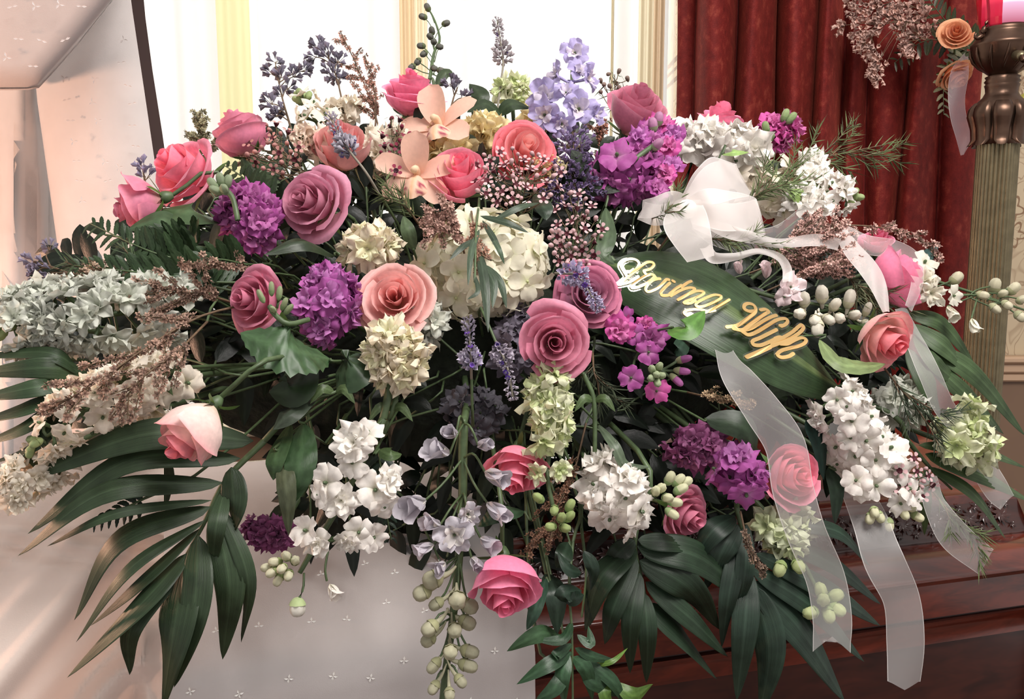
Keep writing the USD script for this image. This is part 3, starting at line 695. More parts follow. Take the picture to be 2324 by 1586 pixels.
MPANE = mat('window_glass', {'t': ('transparent_bsdf', {}), 'g': ('glossy_bsdf', {'roughness': 0.02}), 'f': ('fresnel', {'IOR': 1.5}), 'm': ('mix_closure', {})}, [('f.fac', 'm.fac'), ('t.BSDF', 'm.closure1'), ('g.BSDF', 'm.closure2')], 'm.closure')
for a, b in ((x0, wx(520)), (wx(592), wx(918)), (wx(978), wx(1436))):
    V, F = box((a, WY + .05, z_sill), (b, WY + .056, zt)); T.add('pane', V, F, MPANE, smooth=False)
# sheer curtain: fine pleats before the window
MSHEER = organza('sheer_voile', (0.97, 0.96, 0.92), 0.5)
T = Thing('sheer_curtain', 'white sheer curtain hanging in fine pleats before the bright window', 'curtain', (wx(1000), WY - .1, 1.6))
nx, nz = 260, 5
xs = np.linspace(wx(330) - .4, wx(1500), nx); zs = np.linspace(0.84, zt, nz)
yy = WY - .10 + .010 * np.sin(xs * 95) + .006 * np.sin(xs * 41 + 1)
V = np.stack([np.tile(xs, nz), np.tile(yy, nz), np.repeat(zs, nx)], 1); T.add('voile', V, gfaces(nz, nx), MSHEER)
def fold_mat(nm, c_): return mat(nm, {'t': ('translucent_bsdf', {'color': c_}), 'p': ('principled_bsdf', {'base_color': (.80, .70, .50), 'roughness': .8}), 'm': ('mix_closure', {'fac': .7})}, [('p.BSDF', 'm.closure1'), ('t.BSDF', 'm.closure2')], 'm.closure')
for a, b, m_ in ((518, 592, fold_mat('gathered_voile_yellow', (.62, .61, .36))), (917, 950, fold_mat('gathered_voile_peach', (.62, .45, .28))), (950, 978, fold_mat('gathered_voile_cream', (.70, .62, .46))), (1378, 1384, fold_mat('gathered_voile_thin', (.75, .70, .55))), (1438, 1470, fold_mat('gathered_voile_pale', (.68, .62, .48))), (1470, 1494, fold_mat('gathered_voile_rose', (.60, .44, .31)))):
    xs = np.linspace(wx(a, WY - .13), wx(b, WY - .13), 24); yy = WY - .135 + .005 * np.sin(np.linspace(0, 12, 24))
    V = np.stack([np.tile(xs, nz), np.tile(yy, nz), np.repeat(zs, 24)], 1); T.add('gathered_fold', V, gfaces(nz, 24), m_)
# red velvet curtain
MVEL = mat('red_velvet', {'g': ('geometry', {}), 'mp': ('mapping', {'scale': (1, 1, .75)}), 'n': ('noise_texture', {'scale': 55.0, 'detail': 5.0, 'roughness': .65}), 'n2': ('noise_texture', {'scale': 420.0, 'detail': 2.0}), 'r': ('rgb_ramp', {'ramp': [(0.3, tuple(lin('541412'))), (0.55, tuple(lin('6c1e1a'))), (0.8, tuple(lin('924234')))]}),
            'b': ('bump', {'strength': .35, 'distance': .002}), 'p': ('principled_bsdf', {'roughness': .75, 'specular_ior_level': .2, 'sheen_weight': .25, 'sheen_roughness': .35, 'sheen_tint': tuple(lin('e0705a'))})},
           [('g.position', 'mp.vector'), ('mp.vector', 'n.vector'), ('g.position', 'n2.vector'), ('n.fac', 'r.fac'), ('r.color', 'p.base_color'), ('n2.fac', 'b.height'), ('b.normal', 'p.normal')])
val = [1526, 1572, 1655, 1752, 1832, 1896, 1960, 2035, 2122, 2205]
amp = [.014, .09, .11, .115, .11, .07, .055, .075, .03]
cols = []
for i in range(len(val) - 1):
    for u in np.linspace(0, 1, 12, endpoint=False):
        q = math.sin(math.pi * min(1, u ** 0.8)) ** 0.7
        cols.append((val[i] + (val[i + 1] - val[i]) * u + (8 if u > .8 else 0) * (i in (2, 3)), 1.80 - amp[i] * q))
cols.append((2205, 1.8)); cols.append((2206, 1.86))
nz = 26; py = np.linspace(-160, 1250, nz); V = []
for y in py:
    for k, (x, d) in enumerate(cols):
        p = P(x, 500, d); V.append((p[0] + .004 * math.sin(y * .006 + k * .31), p[1] + .008 * math.sin(y * .004 + k * .2), P(x, y, 1.8)[2]))
T = Thing('velvet_curtain', 'deep red crushed velvet curtain hanging in heavy folds beside the window', 'curtain', P(1860, 1250, 1.8))
T.add('drape', np.array(V), gfaces(nz, len(cols)), MVEL)

# ------------------------------------------------------------------ the casket
Q0 = P(2100, 1312, 1.00)                                   # front rim of the foot lid
def K(s, o, z): return Q0 + AX * s + NO * o + np.array([0, 0, z])
S0, S1 = -1.45, 0.205
def wood(name, c0, c1, rough=.22, coat=.6):
    return mat(name, {'g': ('geometry', {}), 'mp': ('mapping', {'rotation': (0, 0, -math.radians(YAW)), 'scale': (4, 55, 55)}), 'n': ('noise_texture', {'scale': 1.0, 'detail': 5.0, 'roughness': .6, 'distortion': .5}), 'r': ('rgb_ramp', {'ramp': [(.3, tuple(c0)), (.7, tuple(c1))]}),
                      'p': ('principled_bsdf', {'roughness': rough, 'coat_weight': coat, 'coat_roughness': .12})}, [('g.position', 'mp.vector'), ('mp.vector', 'n.vector'), ('n.fac', 'r.fac'), ('r.color', 'p.base_color')])
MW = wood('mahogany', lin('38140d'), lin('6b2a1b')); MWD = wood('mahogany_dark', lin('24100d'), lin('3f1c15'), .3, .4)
C = Thing('casket', 'polished mahogany casket with carved band, its head end lid open and lined in white', 'casket', K(-.5, -.3, -.4))
def extr(prof, s0, s1, ns=2):
    p = np.array(prof, float); ss = np.linspace(s0, s1, ns)
    V = np.concatenate([[K(s, o, z) for o, z in p] for s in ss]); return V, gfaces(ns, len(p))
def seg(name, prof, m, parent, s0=S0, s1=S1, smooth=True):
    V, F = extr(prof, s0, s1, 24); C.add(name, V, F, m, parent=parent, smooth=smooth)
def arc(o0, z0, o1, z1, bulge, n=8):
    t = np.linspace(0, 1, n); d = np.array([o1 - o0, z1 - z0]); nrm = np.array([-d[1], d[0]])
    return [(o0 + d[0] * u + nrm[0] * bulge * math.sin(math.pi * u), z0 + d[1] * u + nrm[1] * bulge * math.sin(math.pi * u)) for u in t]
FL = C.sub('foot_lid')
seg('rim_ledge', arc(0, 0, -.055, .016, -.12), MW, FL)
seg('rim_bead', arc(.001, -.007, 0, 0, -.5), MW, FL)
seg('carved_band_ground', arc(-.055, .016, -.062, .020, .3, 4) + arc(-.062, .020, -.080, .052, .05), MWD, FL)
seg('upper_bead', arc(-.080, .052, -.092, .060, -.6), MW, FL)
seg('lid_top', arc(-.092, .056, -.13, .070, .10) + arc(-.13, .070, -.31, .105, -.06, 10)[1:] + arc(-.31, .105, -.62, .0, -.05, 10)[1:], MW, FL)
# relief leaves of the carved band
r_ = np.random.default_rng(3); rel = []
bu = unit(NO * -.018 + np.array([0, 0, .032])); bn = np.cross(AX, bu); bn = bn if bn[2] * 1 + np.dot(bn, NO) > 0 else -bn
for s in np.arange(-.62, S1 - .012, .024):
    for row, (uc, R_) in enumerate(((.5, .0135), (.15, .006), (.85, .006))):
        b = K(s + (.012 if row else 0), -.062 - .018 * uc, .020 + .032 * uc) + bn * .001; nl = 9 if row == 0 else 5; a0 = r_.uniform(0, 6)
        for k in range(nl):
            an = a0 + k * 6.2832 / nl; d = AX * math.cos(an) + bu * math.sin(an); e = np.cross(bn, d); L = R_ * r_.uniform(.85, 1.1); w = L * .26
            e2 = d + e * .35                                   # a slight curl to each leaf
            rel.append((np.array([b, b + d * L * .45 + e * w, b + d * L * .5 + bn * .0032 * (R_ / .0135) ** .5, b + d * L * .45 - e * w, b + e2 * L + bn * .0012]), np.array([(0, 2, 1), (0, 3, 2), (1, 2, 4), (2, 3, 4)])))
V, F, _, _ = join(rel); C.add('carved_leaf_relief', V, F, MWD, parent=FL, kind='stuff')
V = np.array([K(S1, o, z) for o, z in [(0, 0), (-.055, .016), (-.080, .052), (-.092, .058), (-.13, .070), (-.31, .105), (-.62, 0), (-.31, -.05)]]); C.add('lid_end', V, np.array([(7, i, (i + 1) % 7) for i in range(7)]), MW, parent=FL, smooth=False)
BD = C.sub('body')
seg('fascia', [(0, -.007), (-.005, -.012), (-.006, -.052)], MW, BD, smooth=False)
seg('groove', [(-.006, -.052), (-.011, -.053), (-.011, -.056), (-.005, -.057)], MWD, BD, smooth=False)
seg('lower_moulding', arc(-.005, -.057, -.020, -.092, -.15), MW, BD)
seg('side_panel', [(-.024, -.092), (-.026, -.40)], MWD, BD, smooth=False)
seg('base_moulding', arc(-.02, -.40, .01, -.47, -.2), MW, BD)
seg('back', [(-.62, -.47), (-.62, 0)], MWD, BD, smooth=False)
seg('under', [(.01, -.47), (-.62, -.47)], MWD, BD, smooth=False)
V = np.array([K(S1, o, z) for o, z in [(0, -.007), (-.62, 0), (-.62, -.47), (.01, -.47)]]); C.add('body_end', V, np.array([(0, 1, 2), (0, 2, 3)]), MW, parent=BD, smooth=False)
# bier under the casket
B = Thing('casket_bier', 'dark draped bier standing under the casket', 'bier', K(-.5, -.3, -.47)); V, F = extr([(-.06, -.47), (-.06, -Q0[2]), (-.56, -Q0[2]), (-.56, -.47), (-.06, -.47)], S0 + .1, S1 - .1, 2); B.add('skirt', V, F, plain('bier_cloth', lin('2a1512'), .9), smooth=False)

# the head end lid, standing open, with its padded lining
HL = C.sub('head_lid')
def slab(pts, d0, d1):
    import shapely.geometry as sg, trimesh
    n = len(pts); V = np.array([P(x, y, d0) for x, y in pts] + [P(x, y, d1) for x, y in pts])
    _, tri = trimesh.creation.triangulate_polygon(sg.Polygon(pts), engine='earcut'); tri = np.array(tri)
    F = np.vstack([tri, tri[:, ::-1] + n, np.array([(i, (i + 1) % n, (i + 1) % n + n) for i in range(n)]), np.array([(i, (i + 1) % n + n, i + n) for i in range(n)])]); return V, F
V, F = slab([(255, -420), (288, -420), (330, 40), (346, 160), (368, 300), (392, 470), (352, 470), (340, 310), (318, 150), (302, 60)], 1.125, 1.175)
C.add('lid_edge', V, F, plain('lid_edge_wood', lin('3a2a28'), .45), parent=HL, smooth=False)
def puffed(pts, d, rings, m, name):
    import shapely.geometry as sg
    base = sg.Polygon(pts); V, F, n = [], [], 120
    for ins, dd in rings:
        g = base.buffer(-ins) if ins else base
        L = g.exterior; s0 = L.project(sg.Point(pts[0]))
        V += [P(*q, d + dd + .00016 * (q[1] - 205)) for q in (L.interpolate((s0 + L.length * k / n) % L.length).coords[0] for k in range(n))]
    q = base.buffer(-rings[-1][0]).centroid.coords[0]; V.append(P(*q, d + rings[-1][1] + .00016 * (q[1] - 205))); F = gfaces(len(rings), n, True); k = (len(rings) - 1) * n
    F = np.vstack([F, [(k + i, k + (i + 1) % n, len(V) - 1) for i in range(n)]]); C.add(name, np.array(V), F, m, parent=HL)
puffed([(-420, -620), (470, -620), (300, -60), (258, 0), (180, 98), (120, 166), (84, 204), (-420, 208)], 0.96, [(0, .12), (0, .02), (3, .008), (10, .001), (30, -.006), (60, -.009)], MFAB, 'lining_header')
nu, nv = 22, 30; V = []
for y in np.linspace(-420, 760, nv):
    xl = 80 + max(0, y - 205) * .14; xr = 297 + (.148 if y > 0 else .10) * y
    for u in np.linspace(-.12, 1, nu):
        uu = max(u, 0); x = xl + (xr - xl) * (1 - math.cos(math.pi * uu)) / 2 if uu < .5 else xl + (xr - xl) * (.5 + (uu - .5))
        V.append(P(x + (u < 0) * 6, y, 1.13 - .075 * math.sin(math.pi * min(1, uu * .5 + .0)) ** .8 + .055 * max(0, uu - .5) + (.5 * -u if u < 0 else 0) + .002 * math.sin(y * .05 + uu * 7)))
C.add('lining_bolster', np.array(V), gfaces(nv, nu), MFAB, parent=HL)
nu, nv = 24, 24; V = []
for y in np.linspace(150, 1120, nv):
    for x in np.linspace(-420, 190, nu):
        V.append(P(x, y, 1.20 - .03 * math.sin((x + y * .05) * .03) - .012 * math.sin(x * .11 + y * .01)))
C.add('lining_back', np.array(V), gfaces(nv, nu), MFAB, parent=HL)
# pin tucks on the lining: little raised stitches
def stitch(p, u, v, a, k, z=1.0):
    parts = []
    for j in range(k):
        an = a + j * math.pi * 2 / k; d = math.cos(an) * u + math.sin(an) * v; e = unit(np.cross(d, FW))
        q = [p, p + d * .0016 * z - FW * .0006 + e * .0007 * z, p + d * .0030 * z, p + d * .0016 * z - FW * .0006 - e * .0007 * z]; parts.append((np.array(q), np.array([(0, 1, 2), (0, 2, 3)])))
    return join(parts)[:2]
r_ = np.random.default_rng(5)
for x, y, d in [(28, 15, .948), (80, 14, .948), (135, 10, .948), (185, 14, .948), (42, 88, .948), (95, 92, .948), (148, 90, .948), (15, 130, .949), (75, 150, .95),
                (146, 178, 1.085), (152, 226, 1.08), (160, 273, 1.075), (167, 321, 1.07), (174, 365, 1.068), (180, 410, 1.068), (187, 455, 1.068), (275, 142, 1.055), (280, 90, 1.06), (215, 180, 1.052), (210, 232, 1.052),
                (222, 274, 1.052), (300, 285, 1.068), (238, 367, 1.052), (308, 332, 1.07), (245, 410, 1.053), (290, 195, 1.06), (270, 380, 1.06), (300, 235, 1.065)]:
    V, F = stitch(P(x, y, d - .006 + (.00016 * (y - 205) if d < 1 else 0)), RX, UP, r_.uniform(-.4, .4), 2 + int(r_.integers(2)), 1.9); C.add('pin_tuck', V, F, MFAB, parent=HL, smooth=False)

ZUP_ = np.array([0, 0, 1.0])
# the white overlay cloth hanging down the casket's front
O = Thing('overlay_cloth', 'white casket overlay cloth with embroidered clovers hanging down the front', 'cloth', K(-.7, .02, -.1))
ns, nz = 70, 40
OVP = np.array(arc(-.30, .112, -.09, .072, .06, 6) + arc(-.09, .072, .012, .006, .04, 8)[1:] + arc(.012, .006, .018, -.04, .10, 5)[1:] + [(.020, -.10), (.020, -.44)])
OVL = np.concatenate([[0], np.cumsum(np.linalg.norm(np.diff(OVP, axis=0), axis=1))])
def ov(s, l):
    """l: length down the cloth from its upper edge."""
    o, z = np.interp(l, OVL, OVP[:, 0]), np.interp(l, OVL, OVP[:, 1]); w = max(0.0, min(1.0, (l - .33) / .2))
    return K(s, o + w * (.006 * math.sin(s * 38 + z * 9) + .004 * math.sin(s * 77 - z * 14 + 1)) + w * .010, z)
def s_at(px, o=.02):                                       # the place along the rim seen at that column
    best = min(np.linspace(-1.6, .3, 2000), key=lambda s: abs(FPX * (K(s, o, -.2) - CAM)[0] / ((K(s, o, -.2) - CAM) @ FW) + CX - px)); return float(best)
sR, sL = s_at(1212), s_at(300)
V = np.array([ov(s, l) for l in np.linspace(0, OVL[-1], 60) for s in np.linspace(sL, sR, ns)]); O.add('panel', V, gfaces(60, ns), MFAB)
for i in range(9):
    for j in range(7):
        s = sL + (sR - sL) * (i + .5 + (.5 if j % 2 else 0)) / 9.5 + r_.normal(0, .004); l = .25 + .052 * j + r_.normal(0, .005)
        if s > sR - .008: continue
        p = ov(s, l) + NO * .0006 + ZUP_ * .0004; V, F = stitch(p, AX, np.array([0, 0, 1.0]), r_.uniform(-.3, .3), 4, 1.45); O.add('clover_motif', V, F, MEMB, smooth=False)
# the bunched throw at the head end
W = Thing('bunched_throw', 'cream throw cloth in soft folds at the head end, lower left corner', 'cloth', P(120, 1450, .72))
nu, nv = 60, 44; V = []
for y in np.linspace(1040, 1680, nv):
    for x in np.linspace(-240, 372, nu):
        rim = .748 + .00013 * (x - 190)
        k = (x * .80 + (y - 1500) * .62)                     # across the big diagonal fold
        f = .045 * math.exp(-((k - 20) / 130) ** 2) + .018 * math.exp(-((k - 255) / 34) ** 2) + .020 * math.exp(-((x - 330 + (y - 1500) * -.1) / 26) ** 2) * (y > 1400) + .014 * math.exp(-((math.hypot(x - 330, y - 1640) - 130) / 22) ** 2)
        f += .006 * math.sin((y - 1100 - x * .25) * .085) * math.exp(-((y - 1230) / 60) ** 2) + .004 * math.sin(k * .06 + y * .004)
        V.append(P(x, y, rim - .002 - f + .00012 * max(0, 1200 - y)))
W.add('folds', np.array(V), gfaces(nv, nu), MSAT)

# ------------------------------------------------------------------ the torchiere lamp at the foot end
LD = 1.45; LX, mL = 2253, 1.45 / FPX
def lz(y): return P(LX, y, LD)[2]
lc = P(LX, 500, LD); lc = np.array([lc[0], lc[1], 0.0]); ZUP = np.array([0, 0, 1.0])
MBRZ = plain('dark_bronze', lin('5a4539'), .33, .85, noise=.25, scale=40.0); MBRS = plain('antique_brass', lin('756b53'), .36, .75, noise=.15, scale=60.0)
T = Thing('torchiere_lamp', 'tall fluted brass torchiere lamp with bronze bowl and glowing red shade', 'lamp', lc)
n = 300; an = np.arange(n) * 2 * math.pi / n; rr = (43 + 3.4 * np.abs(np.cos(an * 30 / 2)) ** .7 - 2.4) * mL
V = np.concatenate([np.stack([lc[0] + rr * np.cos(an), lc[1] + rr * np.sin(an), np.full(n, z)], 1) for z in np.linspace(.10, lz(325), 6)]); T.add('fluted_column', V, gfaces(6, n, True), MBRS)
V, F = lathe([(.16, 0), (.17, .02), (.12, .05), (.06, .10), (.04, .12)], lc, ZUP, 40); T.add('base', V, F, MBRS)
def pr(l): return [(h * mL, lz(y)) for h, y in l]
V, F = lathe(pr([(30, 336), (46, 330), (48, 310), (46, 290), (52, 268), (54, 250), (50, 238), (38, 226), (33, 216), (34, 206), (36, 200), (33, 197), (37, 192), (33, 187), (36, 182), (28, 178)]), lc, ZUP, 48); T.add('neck', V, F, MBRZ)
for j in range(8):
    a0 = j * math.pi / 4 + math.radians(-90 + 22.5); nr, nc = 14, 9; V = []
    for i in range(nr):
        t = i / (nr - 1); y = 238 + 97 * t; h = np.interp(t, [0, .12, .3, .6, .85, .95, 1], [50, 61, 64, 55, 53, 57, 61])
        for k in range(nc):
            s = -1 + 2 * k / (nc - 1); hw = math.radians(21) * (1 - .10 * t) * (1 if t < .9 else (1 - (t - .9) * 4)); a = a0 + s * hw
            q = h + 3.5 * (1 - s * s) - 5 * abs(s) ** 6 + 1.5 * (abs(abs(s) - .72) < .14); V.append((lc[0] + q * mL * math.cos(a), lc[1] + q * mL * math.sin(a), lz(y - 4 * abs(s) ** 2 * (t > .9))))
    T.add('lotus_petal', np.array(V), gfaces(nr, nc), MBRZ)
V, F = lathe(pr([(28, 178), (36, 172), (52, 158), (62, 140), (67, 122), (69, 116), (70, 112), (66, 108), (64, 104), (58, 96), (54, 88), (52, 84), (54, 80), (51, 77), (50, 74), (40, 74)]), lc, ZUP, 60); T.add('bowl', V, F, MBRZ)
for j in range(12):
    a = j * math.pi / 6; V, F = tube([lc + np.array([math.cos(a + da) * h * mL, math.sin(a + da) * h * mL, lz(y)]) for h, y, da in ((34, 172, 0), (54, 156, .06), (66, 138, .14), (69, 120, .16))], np.array([1, 3, 4, 3, 1.5]) * mL, 6, 5); T.add('bowl_gadroon', V, F, MBRZ)
for sg_ in (-1, 1):
    V, F = tube([lc + np.array([sg_ * h * mL, -.012, lz(y)]) for h, y in ((46, 60), (56, 74), (58, 88), (64, 98), (72, 102), (76, 97), (74, 91))], np.array([2, 4, 5, 6, 6, 5, 4, 4, 3, 3]) * mL, 8, 10); T.add('scroll_handle', V, F, MBRZ)
    V, F = tube([lc + np.array([sg_ * h * mL, -.012, lz(y)]) for h, y in ((47, 78), (50, 40), (60, -20), (66, -90))], 3 * mL, 6, 8); T.add('shade_bracket', V, F, plain('bracket_red_%d' % (sg_ + 1), lin('5a1a22'), .4, .4))
ps = lc + np.array([-9 * mL, -66 * mL, lz(148)]); V, F = tube([ps, ps + np.array([-.002, -.018, -.004]), ps + np.array([-.003, -.022, -.006])], np.array([11, 11, 8]) * mL, 12); T.add('switch_collar', V, F, MBRS)
V, F = tube([ps + np.array([-.003, -.02, -.006]), ps + np.array([-.007, -.034, -.013])], 6.5 * mL, 10); T.add('switch_knob', V, F, MBRZ)
MGLOW = mat('glowing_shade', {'g': ('geometry', {}), 's': ('separate_xyz', {}), 'mr': ('map_range', {'from_min': float(lz(75)), 'from_max': float(lz(5)), 'to_min': 0, 'to_max': 1}), 'r': ('rgb_ramp', {'ramp': [(0, (.62, .16, .24)), (.35, (.9, .42, .58)), (.60, (1.0, .62, .85)), (.72, (1.6, 1.45, 1.5)), (1, (2, 1.95, 1.9))]}), 'e': ('emission', {'strength': 1.0})},
            [('g.position', 's.vector'), ('s.z', 'mr.value'), ('mr.result', 'r.fac'), ('r.color', 'e.color')], 'e.emission')
V, F = cap_lathe(pr([(49, 76), (50, 60), (51, 20), (53, -30), (54, -90)]), lc, ZUP, 48); T.add('glowing_cylinder', V, F, MGLOW)
MRED = mat('ruby_glass', {'t': ('transparent_bsdf', {'color': (.75, .05, .10)}), 'p': ('principled_bsdf', {'base_color': (.6, .02, .06), 'roughness': .15}), 'm': ('mix_closure', {'fac': .45})}, [('t.BSDF', 'm.closure1'), ('p.BSDF', 'm.closure2')], 'm.closure')
V, F = lathe(pr([(51, 78), (57, 60), (63, 10), (66, -90)])[::1], lc, ZUP, 48)
a_ = np.arctan2(V[:, 1] - lc[1], V[:, 0] - lc[0]); keep = ~((a_[F].min(1) > -2.35) & (a_[F].max(1) < -.8)); T.add('ruby_glass_guard', V, F[keep], MRED, smooth=False)
# ------------------------------------------------------------------ the spray: foam and filler leaves
T = Thing('floral_foam_base', 'dark green foam and moss base buried under the flower spray', 'foam base', FOAM)
import meshkit
th, ph = np.meshgrid(np.linspace(.05, np.pi - .05, 24), np.linspace(0, 2 * np.pi, 48, endpoint=False), indexing='ij')
e = np.stack([np.cos(th), np.sin(th) * np.cos(ph), np.sin(th) * np.sin(ph)], -1).reshape(-1, 3)
nz_ = 1 + .25 * (meshkit.fbm(e * 5, 3, 2) - .5)
V = FOAM + (e[:, :1] * AX * .35 + e[:, 1:2] * np.array([-AX[1], AX[0], 0]) * .085 + e[:, 2:] * np.array([0, 0, .115])) * nz_[:, None]
T.add('moss_mound', V, gfaces(24, 48, True), plain('moss', lin('1d2419'), .95, noise=.5, scale=90.0, bump=.8, dist=.006))
r = np.random.default_rng(11)
greens = ['19241a', '202c1c', '161f16', '25321f', '1b261b']
def zone(x, y):
    v = 'in the upper' if y < 520 else 'in the middle' if y < 800 else 'in the lower'
    return f"{v} {'left part' if x < 760 else 'centre' if x < 1260 else 'right part'} of the spray"
for i in range(385):
    px = 330 + 1640 * ((i * .61803) % 1) ; py = 430 + 760 * r.uniform()
    back = i >= 120; side = i >= 250
    if back: px, py = 400 + 1150 * ((i * .61803) % 1), 300 + 380 * r.uniform()
    if side: px, py = (1560 + 380 * ((i * .61803) % 1), 560 + 360 * r.uniform()) if i < 300 else (190 + 400 * ((i * .61803) % 1), 590 + 290 * r.uniform()) if i < 330 else (720 + 1080 * ((i * .61803) % 1), 960 + 230 * r.uniform())
    if (px - 1160) ** 2 / 830 ** 2 + (py - (620 if back else 760)) ** 2 / (260 if back else 330) ** 2 > 1 and not side: continue
    out = unit(np.array([(px - 1160) / 860, -(py - 780) / 430])); d0 = r.uniform(.015, .065) + (.05 if back else 0) + (.03 if side else 0)
    base = pt(px, py, d0 + .03); L = r.uniform(.06, .11)
    k_ = .3 if side else 1 if 420 < py < 950 else .35
    dirn = unit(out[0] * RX * r.uniform(.2, 1) * k_ + out[1] * UP * r.uniform(.1, .8) * k_ + r.normal(0, .35, 3) * k_); dirn = unit(dirn - FW * min(0, np.dot(dirn, FW)) + FW * (.15 if back else 0)); L = L * (1 if k_ == 1 else .7)
    T = Thing('leafy_sprig', f'dark green leafy sprig deep {zone(px, py)}', 'foliage', base, f'dark leafy sprigs {zone(px, py)}')
    path = [base - dirn * .01, base + dirn * L * .5, base + dirn * L + np.array([0, 0, -.012])]
    V, F = tube(path, .0012, 5, 6); T.add('stem', V, F, MST); cv = spline(path, 20)
    for k in range(6):
        q = cv[3 + k * 3 if k < 5 else 19]; sd = np.cross(dirn, FW) * (1 if k % 2 else -1); dd = unit(dirn * .8 + sd * .9 + r.normal(0, .25, 3)) if k < 5 else dirn
        l = r.uniform(.030, .048)
        leaf(T, [q, q + dd * l * .5 + np.array([0, 0, .003]), q + dd * l - np.array([0, 0, .006])], l * .42, unit(-FW + UP * .5 + r.normal(0, .3, 3)), jit(lin(greens[i % 5]), r, .12), nt=8)
    stem_to_foam(T, path[0], -dirn, .0012, n=5)

# ------------------------------------------------------------------ palm fronds (leaflets given foot, middle, tip, width)
def frond(label, rachis, lf, col, seed, off=-.03, tipdrop=.02, nrm=(0, .55, .8), name='palm_frond'):
    r = np.random.default_rng(seed); base = pt(*rachis[0][:2], off + .04)
    T = Thing(name, label, 'palm leaf', base)
    pts = [pt(x, y, off + .02) for x, y in rachis]; V, F = tube(pts, np.linspace(.0028, .0012, 14), 7, 14); T.add('rachis', V, F, MST)
    for i, (b, m, t, w) in enumerate(lf):
        o = off + r.uniform(-.008, .008)
        p = [pt(*b, off + .016), pt(*m, o), pt(*t, o + tipdrop + .006)]
        leaf(T, p, w * mpp(*m, o), vec(*nrm) + r.normal(0, .16, 3), jit(lin(col), r, .12), 'leaflet', MPALM, a=.72, b=.74, fold=.10, pleat=1, nt=20, twist=r.normal(0, .25))
    stem_to_foam(T, pts[0], pts[0] - pts[1], .0028)
    return T
PG = '3f5239'
frond('large palm frond fanning down the lower left over the white cloth', [(600, 1000), (512, 1090), (459, 1195), (405, 1290)], [
    ((575, 1000), (330, 985), (47, 1090), 78), ((545, 1040), (290, 1045), (62, 1212), 66), ((505, 1095), (240, 1115), (40, 1262), 62), ((480, 1135), (265, 1165), (106, 1240), 26),
    ((478, 1150), (270, 1225), (168, 1408), 62), ((465, 1180), (295, 1290), (172, 1458), 36), ((452, 1200), (310, 1330), (205, 1420), 38), ((425, 1255), (320, 1370), (152, 1538), 58),
    ((415, 1280), (300, 1420), (294, 1532), 54), ((425, 1265), (392, 1440), (368, 1610), 100), ((450, 1215), (440, 1380), (395, 1560), 74), ((485, 1160), (520, 1320), (505, 1497), 76),
    ((500, 1150), (562, 1310), (547, 1458), 40), ((525, 1060), (530, 1150), (519, 1245), 64), ((510, 1110), (490, 1200), (482, 1300), 44)], PG, 1)
frond('palm frond at the left edge behind the white stock', [(230, 860), (150, 868), (60, 900)], [
    ((200, 845), (90, 835), (-60, 850), 50), ((190, 860), (70, 880), (-60, 905), 52), ((180, 868), (70, 920), (-60, 960), 50), ((170, 872), (70, 960), (-50, 1010), 46), ((160, 876), (90, 1000), (-30, 1055), 40), ((190, 850), (110, 800), (-60, 810), 44)], '3d5137', 2, off=-.005)
frond('dark palm frond hanging below the round cream stock at the bottom', [(1450, 1170), (1441, 1240), (1455, 1310), (1470, 1375)], [
    ((1441, 1240), (1362, 1312), (1327, 1432), 74), ((1445, 1265), (1392, 1380), (1372, 1462), 52), ((1452, 1300), (1432, 1410), (1430, 1528), 48), ((1462, 1345), (1470, 1440), (1467, 1550), 46),
    ((1472, 1370), (1545, 1440), (1628, 1542), 62), ((1465, 1320), (1570, 1405), (1652, 1490), 52), ((1452, 1272), (1560, 1330), (1632, 1428), 74), ((1447, 1240), (1590, 1265), (1724, 1387), 84), ((1448, 1225), (1520, 1230), (1600, 1250), 50), ((1440, 1225), (1400, 1260), (1350, 1330), 50)], '2f4330', 3)
frond('palm frond with long dark leaflets hanging to the right of the bottom centre', [(1672, 1150), (1690, 1230), (1712, 1330)], [
    ((1668, 1170), (1612, 1210), (1560, 1300), 60), ((1675, 1190), (1640, 1250), (1600, 1340), 62), ((1682, 1215), (1655, 1350), (1638, 1470), 48), ((1700, 1295), (1690, 1430), (1672, 1590), 62), ((1712, 1330), (1745, 1470), (1725, 1620), 78),
    ((1712, 1320), (1820, 1430), (1918, 1592), 92), ((1705, 1290), (1840, 1375), (1962, 1502), 54), ((1715, 1255), (1880, 1340), (1998, 1420), 50), ((1740, 1215), (1890, 1280), (2000, 1372), 46), ((1760, 1190), (1900, 1205), (1975, 1285), 40), ((1695, 1190), (1690, 1310), (1664, 1400), 46)], '33473a', 4)
frond('glossy palm frond behind the white and coral rose on the right', [(2040, 700), (2090, 730), (2150, 800)], [
    ((2062, 712), (2140, 735), (2214, 830), 46), ((2070, 735), (2150, 790), (2213, 866), 54), ((2075, 760), (2130, 830), (2190, 880), 44), ((2100, 780), (2215, 850), (2328, 990), 56), ((2090, 800), (2200, 900), (2278, 985), 50), ((2060, 790), (2110, 880), (2140, 960), 50)], '4d6340', 5, off=.0)
frond('palm frond at the right edge above the carved casket corner', [(2060, 1000), (2110, 1060), (2160, 1110)], [
    ((2100, 1030), (2230, 1080), (2345, 1140), 44), ((2110, 1060), (2210, 1120), (2282, 1222), 36), ((2095, 1060), (2150, 1150), (2212, 1250), 28), ((2085, 1010), (2220, 1020), (2330, 1062), 30), ((2080, 1060), (2100, 1130), (2098, 1215), 30)], '4f653f', 6, off=.0)

